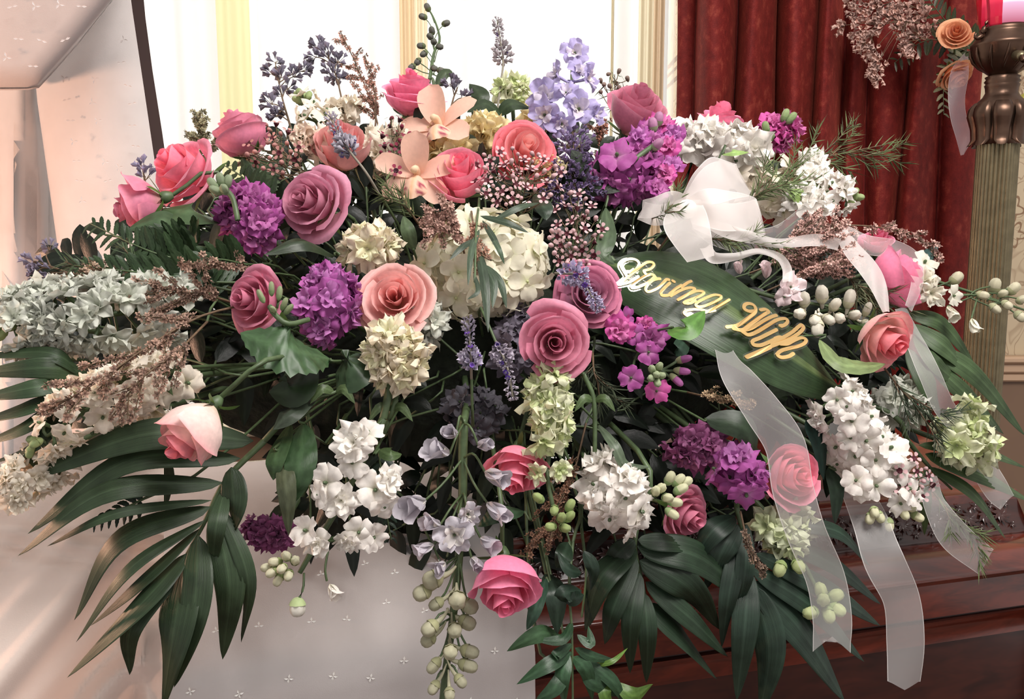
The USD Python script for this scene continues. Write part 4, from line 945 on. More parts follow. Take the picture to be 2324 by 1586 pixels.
# the broad leaf with the gold words
A = Thing('broad_leaf', 'broad glossy aspidistra leaf carrying the gold words', 'leaf', pt(1655, 720, -.03))
ac = [(1376, 596, .02), (1480, 622, -.010), (1595, 668, -.026), (1706, 738, -.032), (1815, 818, -.026), (1918, 890, -.012)]
def leafpt(u, v):
    """Point of the leaf's surface: u along (0..1), v across (-1 upper edge .. 1 lower)."""
    c = spline([pt(*q) for q in ac], 200); k = np.clip(u, 0, 1) * 199; i = np.minimum(k.astype(int), 198); f = (k - i)[..., None]
    p = c[i] * (1 - f) + c[i + 1] * f
    w = .5 * 205 * mpp(1650, 720, -.025) * np.sin(np.pi * np.clip(u, 0.001, 1) ** .78) ** .62
    t = unit(c[199] - c[0]); n0 = vec(.05, .62, .80); sd = unit(np.cross(t, n0)); nn = np.cross(sd, t)
    sd = sd if np.dot(sd, -UP) > 0 else -sd
    nn = nn if np.dot(nn, -FW) > 0 else -nn
    return p + sd * (w * v)[..., None] * 1.22 + nn * (-.010 * np.abs(v) ** 1.5)[..., None], nn
uu, vv = np.meshgrid(np.linspace(0, 1, 40), np.linspace(-1, 1, 25), indexing='ij')
V, an_ = leafpt(uu, vv); V = V + an_ * (.0007 * ((np.arange(25) % 2) - .5))[None, :, None]
C_ = np.broadcast_to(lin('2f4029'), V.shape).copy(); C_[:, 11:14] = lin('55653f')
V = V.reshape(-1, 3); A.add('blade', V, gfaces(40, 25), leaf_mat('leaf_glossy', tr=.06, rough=.30, sx=90.0, sy=1.0, st=.55), C_.reshape(-1, 3), uv=np.stack([vv.ravel() / 2 + .5, uu.ravel()], 1))
V, F = tube([pt(1400, 600, .025), pt(1372, 592, .03), foam_point(pt(1372, 592, .03))], .003, 6, 8); A.add('stalk', V, F, MST)
# lettering: strokes traced in the leaf's own plane, in pixels of the photograph
def z1(l): return [(1380 + x * .12909, 540 + y * .12909) for x, y in l]
def z2(l): return [(1620 + x * .12909, 640 + y * .12909) for x, y in l]
words = [[('letter_l', [z1([(645, 650), (615, 600), (720, 570), (785, 505), (760, 455), (660, 455), (560, 520), (470, 590), (390, 655), (330, 700)]), z1([(345, 690), (300, 620), (250, 540), (225, 470), (290, 405), (400, 385), (490, 415), (530, 480), (490, 560), (410, 610), (320, 605)]), z1([(340, 690), (260, 745), (205, 790), (300, 785), (400, 760), (520, 690)])]),
          ('letter_o', [z1([(690, 665), (560, 730), (460, 800), (420, 850), (470, 870), (600, 835), (740, 760), (800, 690), (740, 660), (670, 680)]), z1([(800, 690), (840, 730), (900, 735)])]),
          ('letter_v', [z1([(860, 735), (770, 760), (690, 830), (660, 900), (720, 940), (860, 890), (960, 800), (1010, 745), (1060, 745)])]),
          ('letter_i', [z1([(1080, 800), (1000, 870), (940, 940), (950, 1000), (1060, 1000), (1120, 960)]), z1([(1130, 760), (1160, 775)])]),
          ('letter_n', [z1([(1290, 830), (1190, 890), (1090, 975)]), z1([(1110, 1010), (1270, 920), (1420, 870), (1530, 880), (1480, 940), (1330, 1020), (1240, 1070)]), z1([(1290, 860), (1400, 780), (1470, 750)])]),
          ('letter_n', [z1([(1270, 1060), (1420, 980), (1560, 925), (1670, 935), (1680, 975), (1560, 1040), (1400, 1090), (1350, 1125), (1450, 1135), (1540, 1090)])]),
          ('letter_g', [z1([(1960, 1010), (1860, 1000), (1700, 1060), (1570, 1130), (1560, 1185), (1660, 1200), (1820, 1150), (1970, 1070), (1980, 1020)]), z1([(2120, 1095), (1980, 1180), (1800, 1270), (1620, 1330), (1460, 1345), (1370, 1300), (1390, 1255), (1500, 1240), (1640, 1250), (1760, 1290), (1870, 1280)])])],
         [('letter_w', [z2([(700, 520), (600, 530), (520, 490), (525, 420), (600, 385), (690, 405), (730, 470), (700, 560), (560, 670), (400, 780), (220, 800)]), z2([(330, 830), (480, 860), (600, 780), (760, 660), (900, 560), (985, 500), (920, 465), (820, 490)]), z2([(470, 870), (640, 830), (860, 690), (1020, 600), (1130, 555)]), z2([(480, 880), (600, 940), (760, 880), (960, 750), (1120, 650), (1250, 605), (1330, 610), (1330, 670), (1270, 730), (1200, 760)])]),
          ('letter_i', [z2([(1110, 830), (960, 910), (800, 990), (680, 1040), (700, 1100), (820, 1110), (960, 1060), (1060, 1010)]), z2([(1180, 750), (1240, 740)])]),
          ('letter_f', [z2([(1000, 1060), (1200, 980), (1400, 860), (1530, 745), (1600, 700), (1620, 760), (1540, 860), (1380, 970), (1200, 1050), (1000, 1130), (800, 1210), (600, 1290)]), z2([(610, 1295), (800, 1230), (1000, 1140)]), z2([(1080, 990), (1180, 960), (1260, 1010)])]),
          ('letter_e', [z2([(1180, 1080), (1300, 1080), (1430, 1010), (1550, 965), (1630, 995), (1600, 1070), (1470, 1130), (1320, 1160), (1190, 1200), (1130, 1260), (1200, 1310), (1320, 1300), (1400, 1255)])])]]
MGOLD = plain('gold_foil', lin('ffd490'), .27, 1.0)
MFILM = mat('clear_film', {'t': ('transparent_bsdf', {}), 'g': ('glossy_bsdf', {'roughness': .08, 'color': (1, .95, .9)}), 'm': ('mix_closure', {'fac': .05})}, [('t.BSDF', 'm.closure1'), ('g.BSDF', 'm.closure2')], 'm.closure')
import shapely, shapely.geometry as sg, shapely.ops, trimesh
t_ = unit(pt(1918, 888, -.01) - pt(1480, 632, -.005)); n0 = vec(.05, .62, .80)
sd_ = unit(np.cross(t_, n0)); nL = unit(np.cross(sd_, t_)); nL = nL if np.dot(nL, -FW) > 0 else -nL
oL = pt(1640, 712, -.03) + nL * .006
def on_plane(x, y):                                        # the place in the lettering's plane seen at that point of the picture
    d = P(x, y, 1.0) - CAM; return CAM + d * (np.dot(oL - CAM, nL) / np.dot(d, nL))
ex = t_ - nL * np.dot(t_, nL); ex = unit(ex); ey = np.cross(nL, ex)
def plane2(l):
    q = np.array([on_plane(*p) - oL for p in l]); return np.stack([q @ ex, q @ ey], 1)
def extrude(poly, h0, h1):
    Vs = []
    for g in getattr(poly, 'geoms', [poly]):
        m = trimesh.creation.extrude_polygon(g, h1 - h0, engine='earcut'); v = np.array(m.vertices); Vs.append((oL + v[:, :1] * ex + v[:, 1:2] * ey + (v[:, 2:] + h0) * nL, np.array(m.faces)))
    V, F, _, _ = join(Vs); x = (V - oL) @ ex; y = (V - oL) @ ey; return V + nL * (.0016 * np.sin(x * 62 + .6) - 12 * (y ** 2) * .25)[:, None], F
for wi, (word, lab, cat) in enumerate(zip(words, ('gold foil script word Loving lying across the broad leaf', 'gold foil script word Wife lying near the tip of the broad leaf'), ('lettering',) * 2)):
    Tl = Thing('gold_script_word', lab, cat, oL, None); allp = []
    for nm, strokes in word:
        g = shapely.unary_union([sg.LineString(spline(np.c_[plane2(s), np.zeros(len(s))], 8 * len(s))[:, :2]).buffer(.00148 if wi == 0 else .0019, quad_segs=3) for s in strokes]).simplify(.0001)
        allp.append(g); V, F = extrude(g, .0004, .0011); Tl.add(nm, V, F, MGOLD, smooth=False)
    V, F = extrude(shapely.unary_union(allp).buffer(.0028, quad_segs=3).buffer(-.001).simplify(.0001), -.0001, .0003); Tl.add('clear_backing', V, F, MFILM, smooth=False, label='clear plastic backing film')

# ------------------------------------------------------------------ roses
CO = dict(coral=('ee5c80', 'f07c9a', 'f58aa4'), dusty=('c4547a', 'd0648a', 'd87c98'), mauve=('b45878', 'cf6c90', 'd98aa8'), hot=('e84a80', 'f06a9c', 'f58ab0'), peach=('ea8a8a', 'f2a69e', 'f6b8b0'), pale=('e08a80', 'f2b0a2', 'f6c0b2'))
def rs(label, px, py, off, R, axis, c, open_, seed, **k):
    return rose(label, px, py, off, R, axis, *CO[c], open_=open_, seed=seed, **k)
rs('large coral pink rose at the upper left beside the dark lid edge', 413, 384, -.035, 80, (-.55, .35, .75), 'coral', .95, 1, H=1.1)
rs('dusty rose on its side at the far left, lowest of the left group', 312, 466, -.02, 66, (-.85, -.35, .35), 'dusty', .7, 2, H=1.15)
rs('dusty pink rose seen from its side before the left window pane', 545, 305, -.01, 66, (-.35, .8, .1), 'dusty', .75, 3, H=1.2)
rs('peach rose standing upright behind the grey-blue lavender spike', 775, 335, -.01, 63, (.05, .72, .62), 'peach', .5, 4, H=1.25)
rs('mauve pink rose with pointed petals right of the upper left purple stock', 705, 460, -.045, 77, (-.35, .12, .9), 'mauve', .9, 5, H=1.1)
rs('hot pink rose at the top centre, seen from the side', 932, 212, -.01, 70, (.12, .85, .35), 'hot', .8, 6, H=1.0)
rose('bicoloured coral rose with peach heart and red rim at the upper centre', 1190, 345, -.02, 76, (.22, .25, .9), 'f2aca2', 'ee6474', 'dc2848', .9, 1.0, 77, rimp=2.0)
rs('vivid pink rose below the orchids, above the hydrangea', 1045, 400, -.045, 64, (-.05, .6, .75), 'coral', .5, 8, H=1.25)
rs('dusty pink rose standing upright right of the lavender delphinium', 1440, 252, -.01, 66, (.25, .72, .6), 'dusty', .5, 9, H=1.25)
rs('pink rose half hidden behind the white flowers against the red curtain', 1632, 285, .05, 60, (.1, .9, .2), 'hot', .7, 10, H=1.2)
rose('pale peach pink open rose in the middle, left of the hydrangea', 897, 678, -.045, 84, (.05, .18, .97), 'e8968e', 'f4b8b0', 'f6c0b6', .95, 1.0, 11)
rs('dusty rose with layered petals left of the middle purple stock', 578, 683, -.03, 72, (-.45, .1, .85), 'dusty', .9, 12, H=1.1)
rose('mauve rose under a lavender spike, right of the hydrangea', 1335, 668, -.03, 74, (.05, .2, .97), '9a4a78', 'b86090', 'd8628a', .9, 1.0, 13)
rs('dusty pink rose with a spiral heart right of centre', 1258, 778, -.05, 78, (.02, -.02, 1.0), 'dusty', .9, 14, H=1.05)
rose('pale pink rosebud with deep pink rim pointing down on the left', 437, 975, -.06, 72, (-.42, -.62, .42), 'e05a70', 'f0b4b0', 'e66a7a', .4, 1.35, 15, back='f8e0d8', rimp=5.0, stem_dir=(.8, .6, -.1))
rs('coral rose hanging half hidden behind the pale larkspur at the bottom', 1170, 1065, -.02, 64, (-.1, -.6, .55), 'coral', .75, 16, H=1.25)
rs('hot pink rose hanging head down at the bottom centre', 1145, 1328, -.06, 76, (.05, -.66, .62), 'hot', .55, 17, H=1.25, stem_dir=(-.05, 1, 0))
rs('pink rose under the ribbon at the right, pointing right', 2030, 632, -.02, 66, (.72, .35, .3), 'hot', .45, 18, H=1.2)
rose('white and coral bicoloured rose at the right side', 2010, 770, -.035, 66, (.35, -.35, .75), 'e85a6a', 'f0b0a8', 'e64f66', .75, 1.15, 19, rimp=2.6, back='f4cfc4')
rs('coral pink rose under the long sheer ribbon at the lower right', 1798, 1078, -.02, 66, (.3, .1, .8), 'coral', .6, 20, H=1.15)
rs('deep pink rose behind the round cream stock at the bottom', 1556, 1168, .0, 58, (.45, -.2, .65), 'dusty', .85, 21, H=1.1)
rs('hot pink rose tip showing behind the ribbon on the far right', 1990, 548, .03, 34, (-.1, .8, .5), 'hot', .6, 22, n=14)
rs('small coral rose tip behind the grey-white larkspur at the left', 82, 668, .03, 30, (-.3, .8, .3), 'coral', .6, 23, n=12)

# ------------------------------------------------------------------ purple stock
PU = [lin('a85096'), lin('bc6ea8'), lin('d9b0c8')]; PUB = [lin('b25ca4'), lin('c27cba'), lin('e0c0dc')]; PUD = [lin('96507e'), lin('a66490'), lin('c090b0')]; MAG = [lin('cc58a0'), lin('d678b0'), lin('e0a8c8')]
def stockhead(label, px, py, off, a, b, axis, n, R, pal, seed, style='double', cat='stock flower', name='stock_flower', up=None, d=.75, rj=.34, zmin=-.05):
    if style in ('double', 'mix') and n > 8: n, R = round(n * .74), R * 1.12
    if style == 'jag': n, R = round(n * .85), R * 1.06
    m = mpp(px, py, off); c = pt(px, py, off) + FW * d * a * m * .5; T = Thing(name, label, cat, c)
    head(T, c, vec(*axis), a * m, b * m, d * (a + b) / 2 * m, n, R * m, pal, style, seed, up=None if up is None else vec(*up), rj=rj, zmin=zmin)
    stem_to_foam(T, c + vec(*axis) * .01, -vec(*axis), .003); return T
def budlist(T, l, r_, L, col, cap, spur=0.0):
    for x, y, o, ax in l:
        bud(T, pt(x, y, o), vec(*ax), r_ * mpp(x, y, o), L * mpp(x, y, o), lin(col), lin(cap) if cap else None, spur=spur * mpp(x, y, o))
T = stockhead('purple stock with green bud tip left of the mauve pink rose', 560, 490, -.03, 92, 88, (-.15, .3, .9), 26, 40, PU, 31)
V, F = tube([pt(540, 500, -.05), pt(528, 450, -.065), pt(505, 425, -.07)], .0026, 6, 8); T.add('stem', V, F, MST)
budlist(T, [(483, 418, -.075, (-.5, .8, .3)), (500, 408, -.078, (-.1, .9, .3)), (517, 412, -.075, (.3, .9, .2)), (509, 430, -.082, (0, .4, .9)), (490, 432, -.075, (-.7, .3, .5))], 10, 34, '9aa888', '8fa27c')
T = stockhead('purple stock in the middle left with a curved green bud stem', 745, 690, -.03, 82, 105, (-.05, .2, .95), 30, 40, PUB, 32)
V, F = tube([pt(700, 725, -.06), pt(655, 735, -.07), pt(625, 715, -.07), pt(612, 695, -.07)], .0022, 7, 10); T.add('stem', V, F, MST)
budlist(T, [(592, 672, -.072, (-.4, .9, .2)), (616, 655, -.072, (0, 1, .1)), (634, 665, -.072, (.15, 1, .1)), (645, 690, -.075, (.4, .8, .3)), (620, 703, -.08, (0, .3, 1)), (655, 702, -.072, (.6, .6, .3))], 7, 34, 'a8b48a', '93aa78')
T = stockhead('purple stock right of centre below the upright dusty rose', 1425, 395, -.025, 102, 80, (.05, .3, .92), 20, 48, PU, 33, style='mix')
for i, (x, y) in enumerate([(1500, 285), (1470, 300), (1528, 310), (1515, 338), (1485, 325), (1450, 315), (1510, 400), (1490, 430), (1525, 380)]):
    floret(T, pt(x, y, -.03), vec(.3 * math.sin(i * 2), .4, .8), 30 * mpp(x, y), [MAG, PU, PUB][i % 3], 'double', 330 + i)
V, F = tube([pt(1430, 370, -.05), pt(1470, 340, -.06), pt(1500, 320, -.06)], .003, 6, 8); T.add('stem', V, F, MST)
budlist(T, [(1482, 283, -.05, (-.2, .9, .3)), (1495, 270, -.05, (.1, .9, .3)), (1492, 328, -.07, (.5, .5, .6))], 11, 34, 'c890b4', '9aa880')
T = Thing('stock_flower', 'loose purple stock with a pale green tip below the broad leaf', 'stock flower', pt(1460, 800, 0))
for i, (x, y, R) in enumerate([(1405, 748, 36), (1440, 760, 28), (1478, 770, 40), (1462, 740, 26), (1432, 858, 32), (1470, 800, 30), (1490, 888, 30), (1415, 720, 24)]):
    floret(T, pt(x, y, -.02), vec(.2 * math.sin(i * 3), .1, 1), R * mpp(x, y), PU if i % 3 else MAG, 'mix', 400 + i)
    V, F = tube([pt(x, y, -.015), pt((x + 1450) / 2, (y + 790) / 2 - 10, .0), pt(1450, 800, .01)], .0013, 5, 8); T.add('pedicel', V, F, MST)
budlist(T, [(1552, 815, -.025, (.7, .2, .3)), (1548, 842, -.03, (.8, -.1, .3)), (1535, 862, -.025, (.6, -.6, .3))], 9, 40, 'b86aa8', 'a4a880')
budlist(T, [(1480, 838, -.04, (-.3, .5, .8)), (1496, 832, -.04, (.2, .6, .8)), (1490, 850, -.045, (0, 0, 1)), (1478, 858, -.04, (-.4, -.1, .8)), (1500, 852, -.04, (.5, 0, .8)), (1492, 868, -.04, (0, -.5, .8))], 9, 28, 'aebb94', '9fb080')
stem_to_foam(T, pt(1450, 800, .01), vec(0, .5, -1), .003)
for x, y in ((1552, 815), (1548, 842), (1535, 862)):
    V, F = tube([pt(x - 8, y, -.02), pt(1500, 840, -.02), pt(1470, 830, -.0)], .0014, 5, 6); T.add('pedicel', V, F, MST)
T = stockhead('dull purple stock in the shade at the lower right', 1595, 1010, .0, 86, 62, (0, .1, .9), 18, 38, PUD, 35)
T = stockhead('bright purple stock left of the rose under the long ribbon', 1690, 1088, -.035, 78, 62, (.05, .1, .95), 15, 42, PUB, 36, style='mix')
T = stockhead('hot magenta stock with green buds high on the right against the curtain', 1765, 300, .03, 52, 52, (.1, .5, .8), 16, 34, MAG, 37)
budlist(T, [(1738, 290, -.01, (-.3, .8, .4)), (1732, 312, -.015, (-.5, .2, .7)), (1748, 312, -.02, (.1, .3, .9)), (1782, 262, .0, (.3, .9, .2)), (1796, 268, .0, (.6, .7, .2))], 9, 32, '9cb07c', '8aa070')
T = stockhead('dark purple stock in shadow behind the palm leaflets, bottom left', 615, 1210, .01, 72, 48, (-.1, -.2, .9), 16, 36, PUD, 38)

# ------------------------------------------------------------------ white stock
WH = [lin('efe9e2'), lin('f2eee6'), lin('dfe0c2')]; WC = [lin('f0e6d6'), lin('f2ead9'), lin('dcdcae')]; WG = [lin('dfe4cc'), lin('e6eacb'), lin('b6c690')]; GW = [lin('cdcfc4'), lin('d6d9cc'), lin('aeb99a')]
T = Thing('stock_flower', 'bright white stock hanging over the white cloth left of centre', 'stock flower', pt(815, 1010, -.03))
cvp = [(870, 950), (825, 1040), (780, 1130), (720, 1230), (680, 1300)]; V, F = tube([pt(x, y, -.035) for x, y in cvp], np.linspace(.0036, .002, 12), 7, 12); T.add('stem', V, F, MST)
stem_to_foam(T, pt(870, 950, -.035), vec(.2, 1, -.5), .0036)
for i, (x, y, R, ax) in enumerate([(805, 1005, 50, (-.2, .3, .9)), (835, 985, 38, (.2, .6, .7)), (745, 1095, 48, (-.4, .1, .9)), (775, 1135, 44, (0, 0, 1)), (730, 1120, 36, (-.7, -.1, .6)), (850, 1110, 50, (.3, 0, .95)), (880, 1090, 40, (.7, .3, .6)), (870, 1145, 38, (.4, -.4, .8)), (700, 1205, 44, (-.5, .3, .8)), (722, 1230, 36, (-.2, -.2, .9)), (815, 1205, 42, (.1, -.1, 1)), (845, 1215, 38, (.5, -.3, .8)), (790, 1225, 34, (-.2, -.6, .7)), (800, 1050, 40, (.1, .1, 1))]):
    X, fr = floret(T, pt(x, y, -.05), vec(*ax), R * mpp(x, y, -.05), WH, 'single' if i % 3 else 'double', 500 + i)
    k = min(range(5), key=lambda k: abs(cvp[k][1] - y)); V, F = tube([pt(x, y, -.05), pt(*cvp[k], -.035)], .0013, 5, 4); T.add('pedicel', V, F, MST, parent=X)
budlist(T, [(650, 1262, -.05, (-.2, .6, .8)), (670, 1272, -.05, (.3, .5, .8)), (625, 1275, -.045, (-.8, .1, .5)), (640, 1290, -.055, (-.2, -.2, 1)), (618, 1298, -.045, (-.7, -.4, .5)), (655, 1305, -.05, (0, -.5, .9)), (632, 1315, -.045, (-.3, -.7, .6)), (608, 1288, -.04, (-.9, 0, .4))], 11, 34, 'd9d6b8', '9aa870')
budlist(T, [(675, 1378, -.045, (0, -1, .1))], 19, 44, 'f0ece0', 'b4c490'); V, F = tube([pt(690, 1300, -.04), pt(688, 1335, -.045), pt(676, 1365, -.045)], .001, 5, 6); T.add('pedicel', V, F, MST)
floret(T, pt(748, 1325, -.045), vec(.5, -.6, .5), 34 * mpp(748, 1325), WH, 'bell', 521); V, F = tube([pt(745, 1245, -.04), pt(738, 1290, -.045), pt(742, 1318, -.045)], .001, 5, 6); T.add('pedicel', V, F, MST)
T = stockhead('large round cream-white stock with a green tip at the bottom centre right', 1398, 1130, -.05, 92, 100, (.08, .15, .95), 26, 46, WH, 41, style='mix')
budlist(T, [(1520, 1085, -.05, (.3, .8, .4)), (1532, 1140, -.05, (.8, 0, .5)), (1500, 1108, -.06, (.2, .4, .8)), (1545, 1110, -.045, (.8, .5, .2)), (1515, 1130, -.065, (.4, .1, .9)), (1488, 1115, -.06, (0, .5, .8)), (1540, 1090, -.04, (.7, .7, .2)), (1525, 1165, -.05, (.6, -.4, .5)), (1555, 1095, -.04, (.8, .5, .1))], 11.5, 38, 'e6e6c0', '9db480')
T = Thing('stock_flower', 'white stock standing below the tip of the broad leaf', 'stock flower', pt(1905, 960, -.0))
spike(T, [pt(1960, 1040, 0), pt(1920, 960, -.02), pt(1880, 880, -.025)], 22, 44 * mpp(1900, 940), 55 * mpp(1900, 940), WH, 'mix', 42, tip=0, taper=.75)
T = Thing('stock_flower', 'loose white stock with pale buds between the two long ribbons', 'stock flower', pt(2000, 1080, -.02))
for i, (x, y, R, ax) in enumerate([(2015, 1020, 44, (.3, .5, .8)), (1985, 1045, 36, (-.1, .2, 1)), (1945, 1090, 36, (-.6, .1, .8)), (1985, 1100, 40, (0, -.1, 1)), (2055, 1110, 40, (.5, .2, .8)), (2040, 1140, 32, (.1, -.2, 1)), (1950, 1115, 26, (-.6, -.4, .7)), (2075, 1130, 28, (.7, -.1, .6))]):
    floret(T, pt(x, y, -.04), vec(*ax), R * mpp(x, y), WH, 'single', 540 + i); V, F = tube([pt(x, y, -.038), pt(1990, 1060, -.01)], .0013, 5, 4); T.add('pedicel', V, F, MST)
budlist(T, [(1985, 1162, -.045, (-.1, -.6, .8)), (1975, 1175, -.04, (-.4, -.8, .4)), (1996, 1172, -.04, (.3, -.8, .5)), (2052, 1165, -.04, (.2, -.7, .6)), (2018, 1190, -.035, (0, -1, .2)), (2082, 1172, -.035, (.7, -.4, .4)), (2065, 1150, -.04, (.4, -.3, .9))], 11, 32, 'e6e4c0', 'a8b884')
stem_to_foam(T, pt(1990, 1060, -.01), vec(-.5, .5, -1), .003)
T = Thing('stock_flower', 'white stock pointing down to the left under the heather twigs', 'stock flower', pt(340, 880, .0))
spike(T, [pt(370, 870, .01), pt(250, 900, -.02), pt(90, 1000, -.01)], 30, 50 * mpp(220, 920), 52 * mpp(220, 920), WC, 'mix', 43, tip=3, taper=.7)
T = Thing('stock_flower', 'white stock at the lower left edge under the palm leaflets', 'stock flower', pt(130, 1050, .0))
spike(T, [pt(150, 1030, .02), pt(70, 1080, .0), pt(10, 1130, .0)], 16, 42 * mpp(70, 1080), 40 * mpp(70, 1080), WC, 'double', 44, tip=2, taper=.75)
T = Thing('stock_flower', 'white stock with grey-green bud tip leaning right before the red curtain', 'stock flower', pt(1830, 440, .0))
spike(T, [pt(1825, 490, .02), pt(1855, 445, .0), pt(1925, 445, .0)], 12, 40 * mpp(1880, 430), 34 * mpp(1880, 430), WH, 'mix', 45, tip=6, taper=.75)
for i, (x, y) in enumerate([(1850, 380), (1838, 400), (1862, 405), (1845, 365)]): floret(T, pt(x, y, .0), vec(-.1, .5, .8), 34 * mpp(x, y), WH, 'double', 560 + i)
stockhead('white stock cluster behind the purple stock, top right of centre', 1590, 320, .02, 92, 58, (.05, .5, .8), 24, 42, WH, 46, style='mix')
stockhead('white stock below the hot magenta stock, upper right', 1690, 335, -.01, 74, 58, (.1, .45, .85), 18, 42, WH, 47, style='mix')
stockhead('white hydrangea head behind the sheer bow', 1740, 425, .025, 86, 78, (.1, .4, .9), 42, 34, WC, 48, style='hyd', cat='hydrangea', name='hydrangea_head')
T = Thing('stock_flower', 'cream stock with green bud tip before the left window', 'stock flower', pt(720, 300, .0))
spike(T, [pt(760, 330, .01), pt(720, 280, .0), pt(690, 228, .0)], 12, 40 * mpp(710, 270), 38 * mpp(710, 270), WC, 'single', 49, tip=6, taper=.6)
stockhead('cream stock florets left of the upright peach rose', 690, 318, -.01, 34, 46, (-.2, .2, .95), 9, 32, [lin('ecd9c6'), lin('efdfcd'), lin('d9c4a0')], 50)
stockhead('small white stock behind the peach rose at the window', 770, 255, .02, 54, 32, (.0, .5, .8), 10, 34, WC, 51)
stockhead('pale cream stock between the peach rose and the orchid', 860, 335, .01, 52, 72, (.0, .4, .9), 15, 38, WC, 52)
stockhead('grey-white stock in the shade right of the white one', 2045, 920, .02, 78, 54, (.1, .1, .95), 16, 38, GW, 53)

# cream larkspur heads with pointed petals
def jag(label, *a, **k): return stockhead(label, *a, style='jag', cat='larkspur', name='larkspur_flower', **k)
CR = [lin('f0e4cc'), lin('eae6c2'), lin('c2cc90')]; CG = [lin('e9ebcb'), lin('d9e4ae'), lin('a8c07a')]
jag('cream larkspur head above the pale peach pink rose', 838, 558, -.04, 66, 56, (-.1, .3, .9), 20, 44, CR, 61)
jag('round cream larkspur head below the pale peach pink rose', 895, 806, -.055, 70, 76, (.02, .05, 1), 26, 46, CR, 62)
T = jag('grey-white larkspur florets behind the pale peach pink rose', 965, 735, -.01, 36, 62, (.2, 0, .95), 9, 42, GW, 63)
T = jag('pale green-white larkspur hanging below the rose with spiral heart', 1248, 925, -.03, 62, 100, (.0, .05, 1), 26, 44, CG, 64)
V, F = tube([pt(1250, 1000, -.02), pt(1242, 1080, -.035), pt(1255, 1150, -.04)], .0022, 6, 8); T.add('stem', V, F, MST)
floret(T, pt(1270, 1065, -.045), vec(.2, -.1, 1), 26 * mpp(1270, 1065), CG, 'double', 640); floret(T, pt(1222, 1070, -.04), vec(-.5, -.1, .9), 28 * mpp(1222, 1070), CG, 'jag', 641)
budlist(T, [(1222, 1130, -.045, (-.6, .5, .4)), (1258, 1158, -.045, (-.1, -.3, .8)), (1294, 1147, -.045, (.4, .8, .2)), (1274, 1175, -.05, (.2, .6, .7)), (1292, 1172, -.045, (.5, .6, .3)), (1250, 1195, -.045, (-.6, .1, .6)), (1282, 1198, -.045, (.5, 0, .6))], 11, 34, 'aec07e', '93ad68')
jag('pale yellow-green larkspur head at the right edge above the casket corner', 2190, 1000, -.02, 62, 76, (.1, .1, .95), 22, 42, CG, 65)
T = jag('pale green larkspur partly under the long sheer ribbon, lower right', 1795, 1210, -.02, 72, 62, (0, 0, 1), 18, 42, [lin('d9dfc0'), lin('d3dcb0'), lin('a6bb80')], 66)
V, F = tube([pt(1800, 1230, -.01), pt(1840, 1310, -.03), pt(1875, 1380, -.035)], .0022, 6, 8); T.add('stem', V, F, MST)
budlist(T, [(1770, 1290, -.03, (-.4, -.6, .5)), (1812, 1285, -.035, (.1, -.3, .8)), (1840, 1390, -.035, (-.8, -.1, .4)), (1868, 1362, -.04, (-.1, .5, .8)), (1895, 1352, -.035, (.6, .4, .4)), (1900, 1382, -.04, (.5, -.3, .6)), (1880, 1395, -.04, (0, -.6, .7)), (1862, 1340, -.035, (-.3, .8, .3))], 15, 42, 'c9d49a', 'a3b878')
jag('pale green larkspur at the top behind the tall grey lavender', 1165, 205, .02, 46, 50, (0, .5, .8), 15, 30, CG, 67)
T = Thing('larkspur_flower', 'grey-white larkspur spike lying to the left', 'larkspur', pt(350, 690, .0))
spike(T, [pt(385, 690, .02), pt(240, 715, -.01), pt(110, 720, .0), pt(20, 740, .0)], 58, 50 * mpp(200, 710), 68 * mpp(200, 710), GW, 'jag', 68, tip=5, taper=.75)
stockhead('pale cream larkspur florets at the left under the fern', 300, 625, .015, 60, 24, (-.1, .5, .8), 8, 28, CR, 69, style='jag', cat='larkspur', name='larkspur_flower')
stockhead('white florets with green tip at the far left edge', 38, 700, .02, 36, 50, (-.3, .3, .9), 12, 28, GW, 70, style='jag', cat='larkspur', name='larkspur_flower')

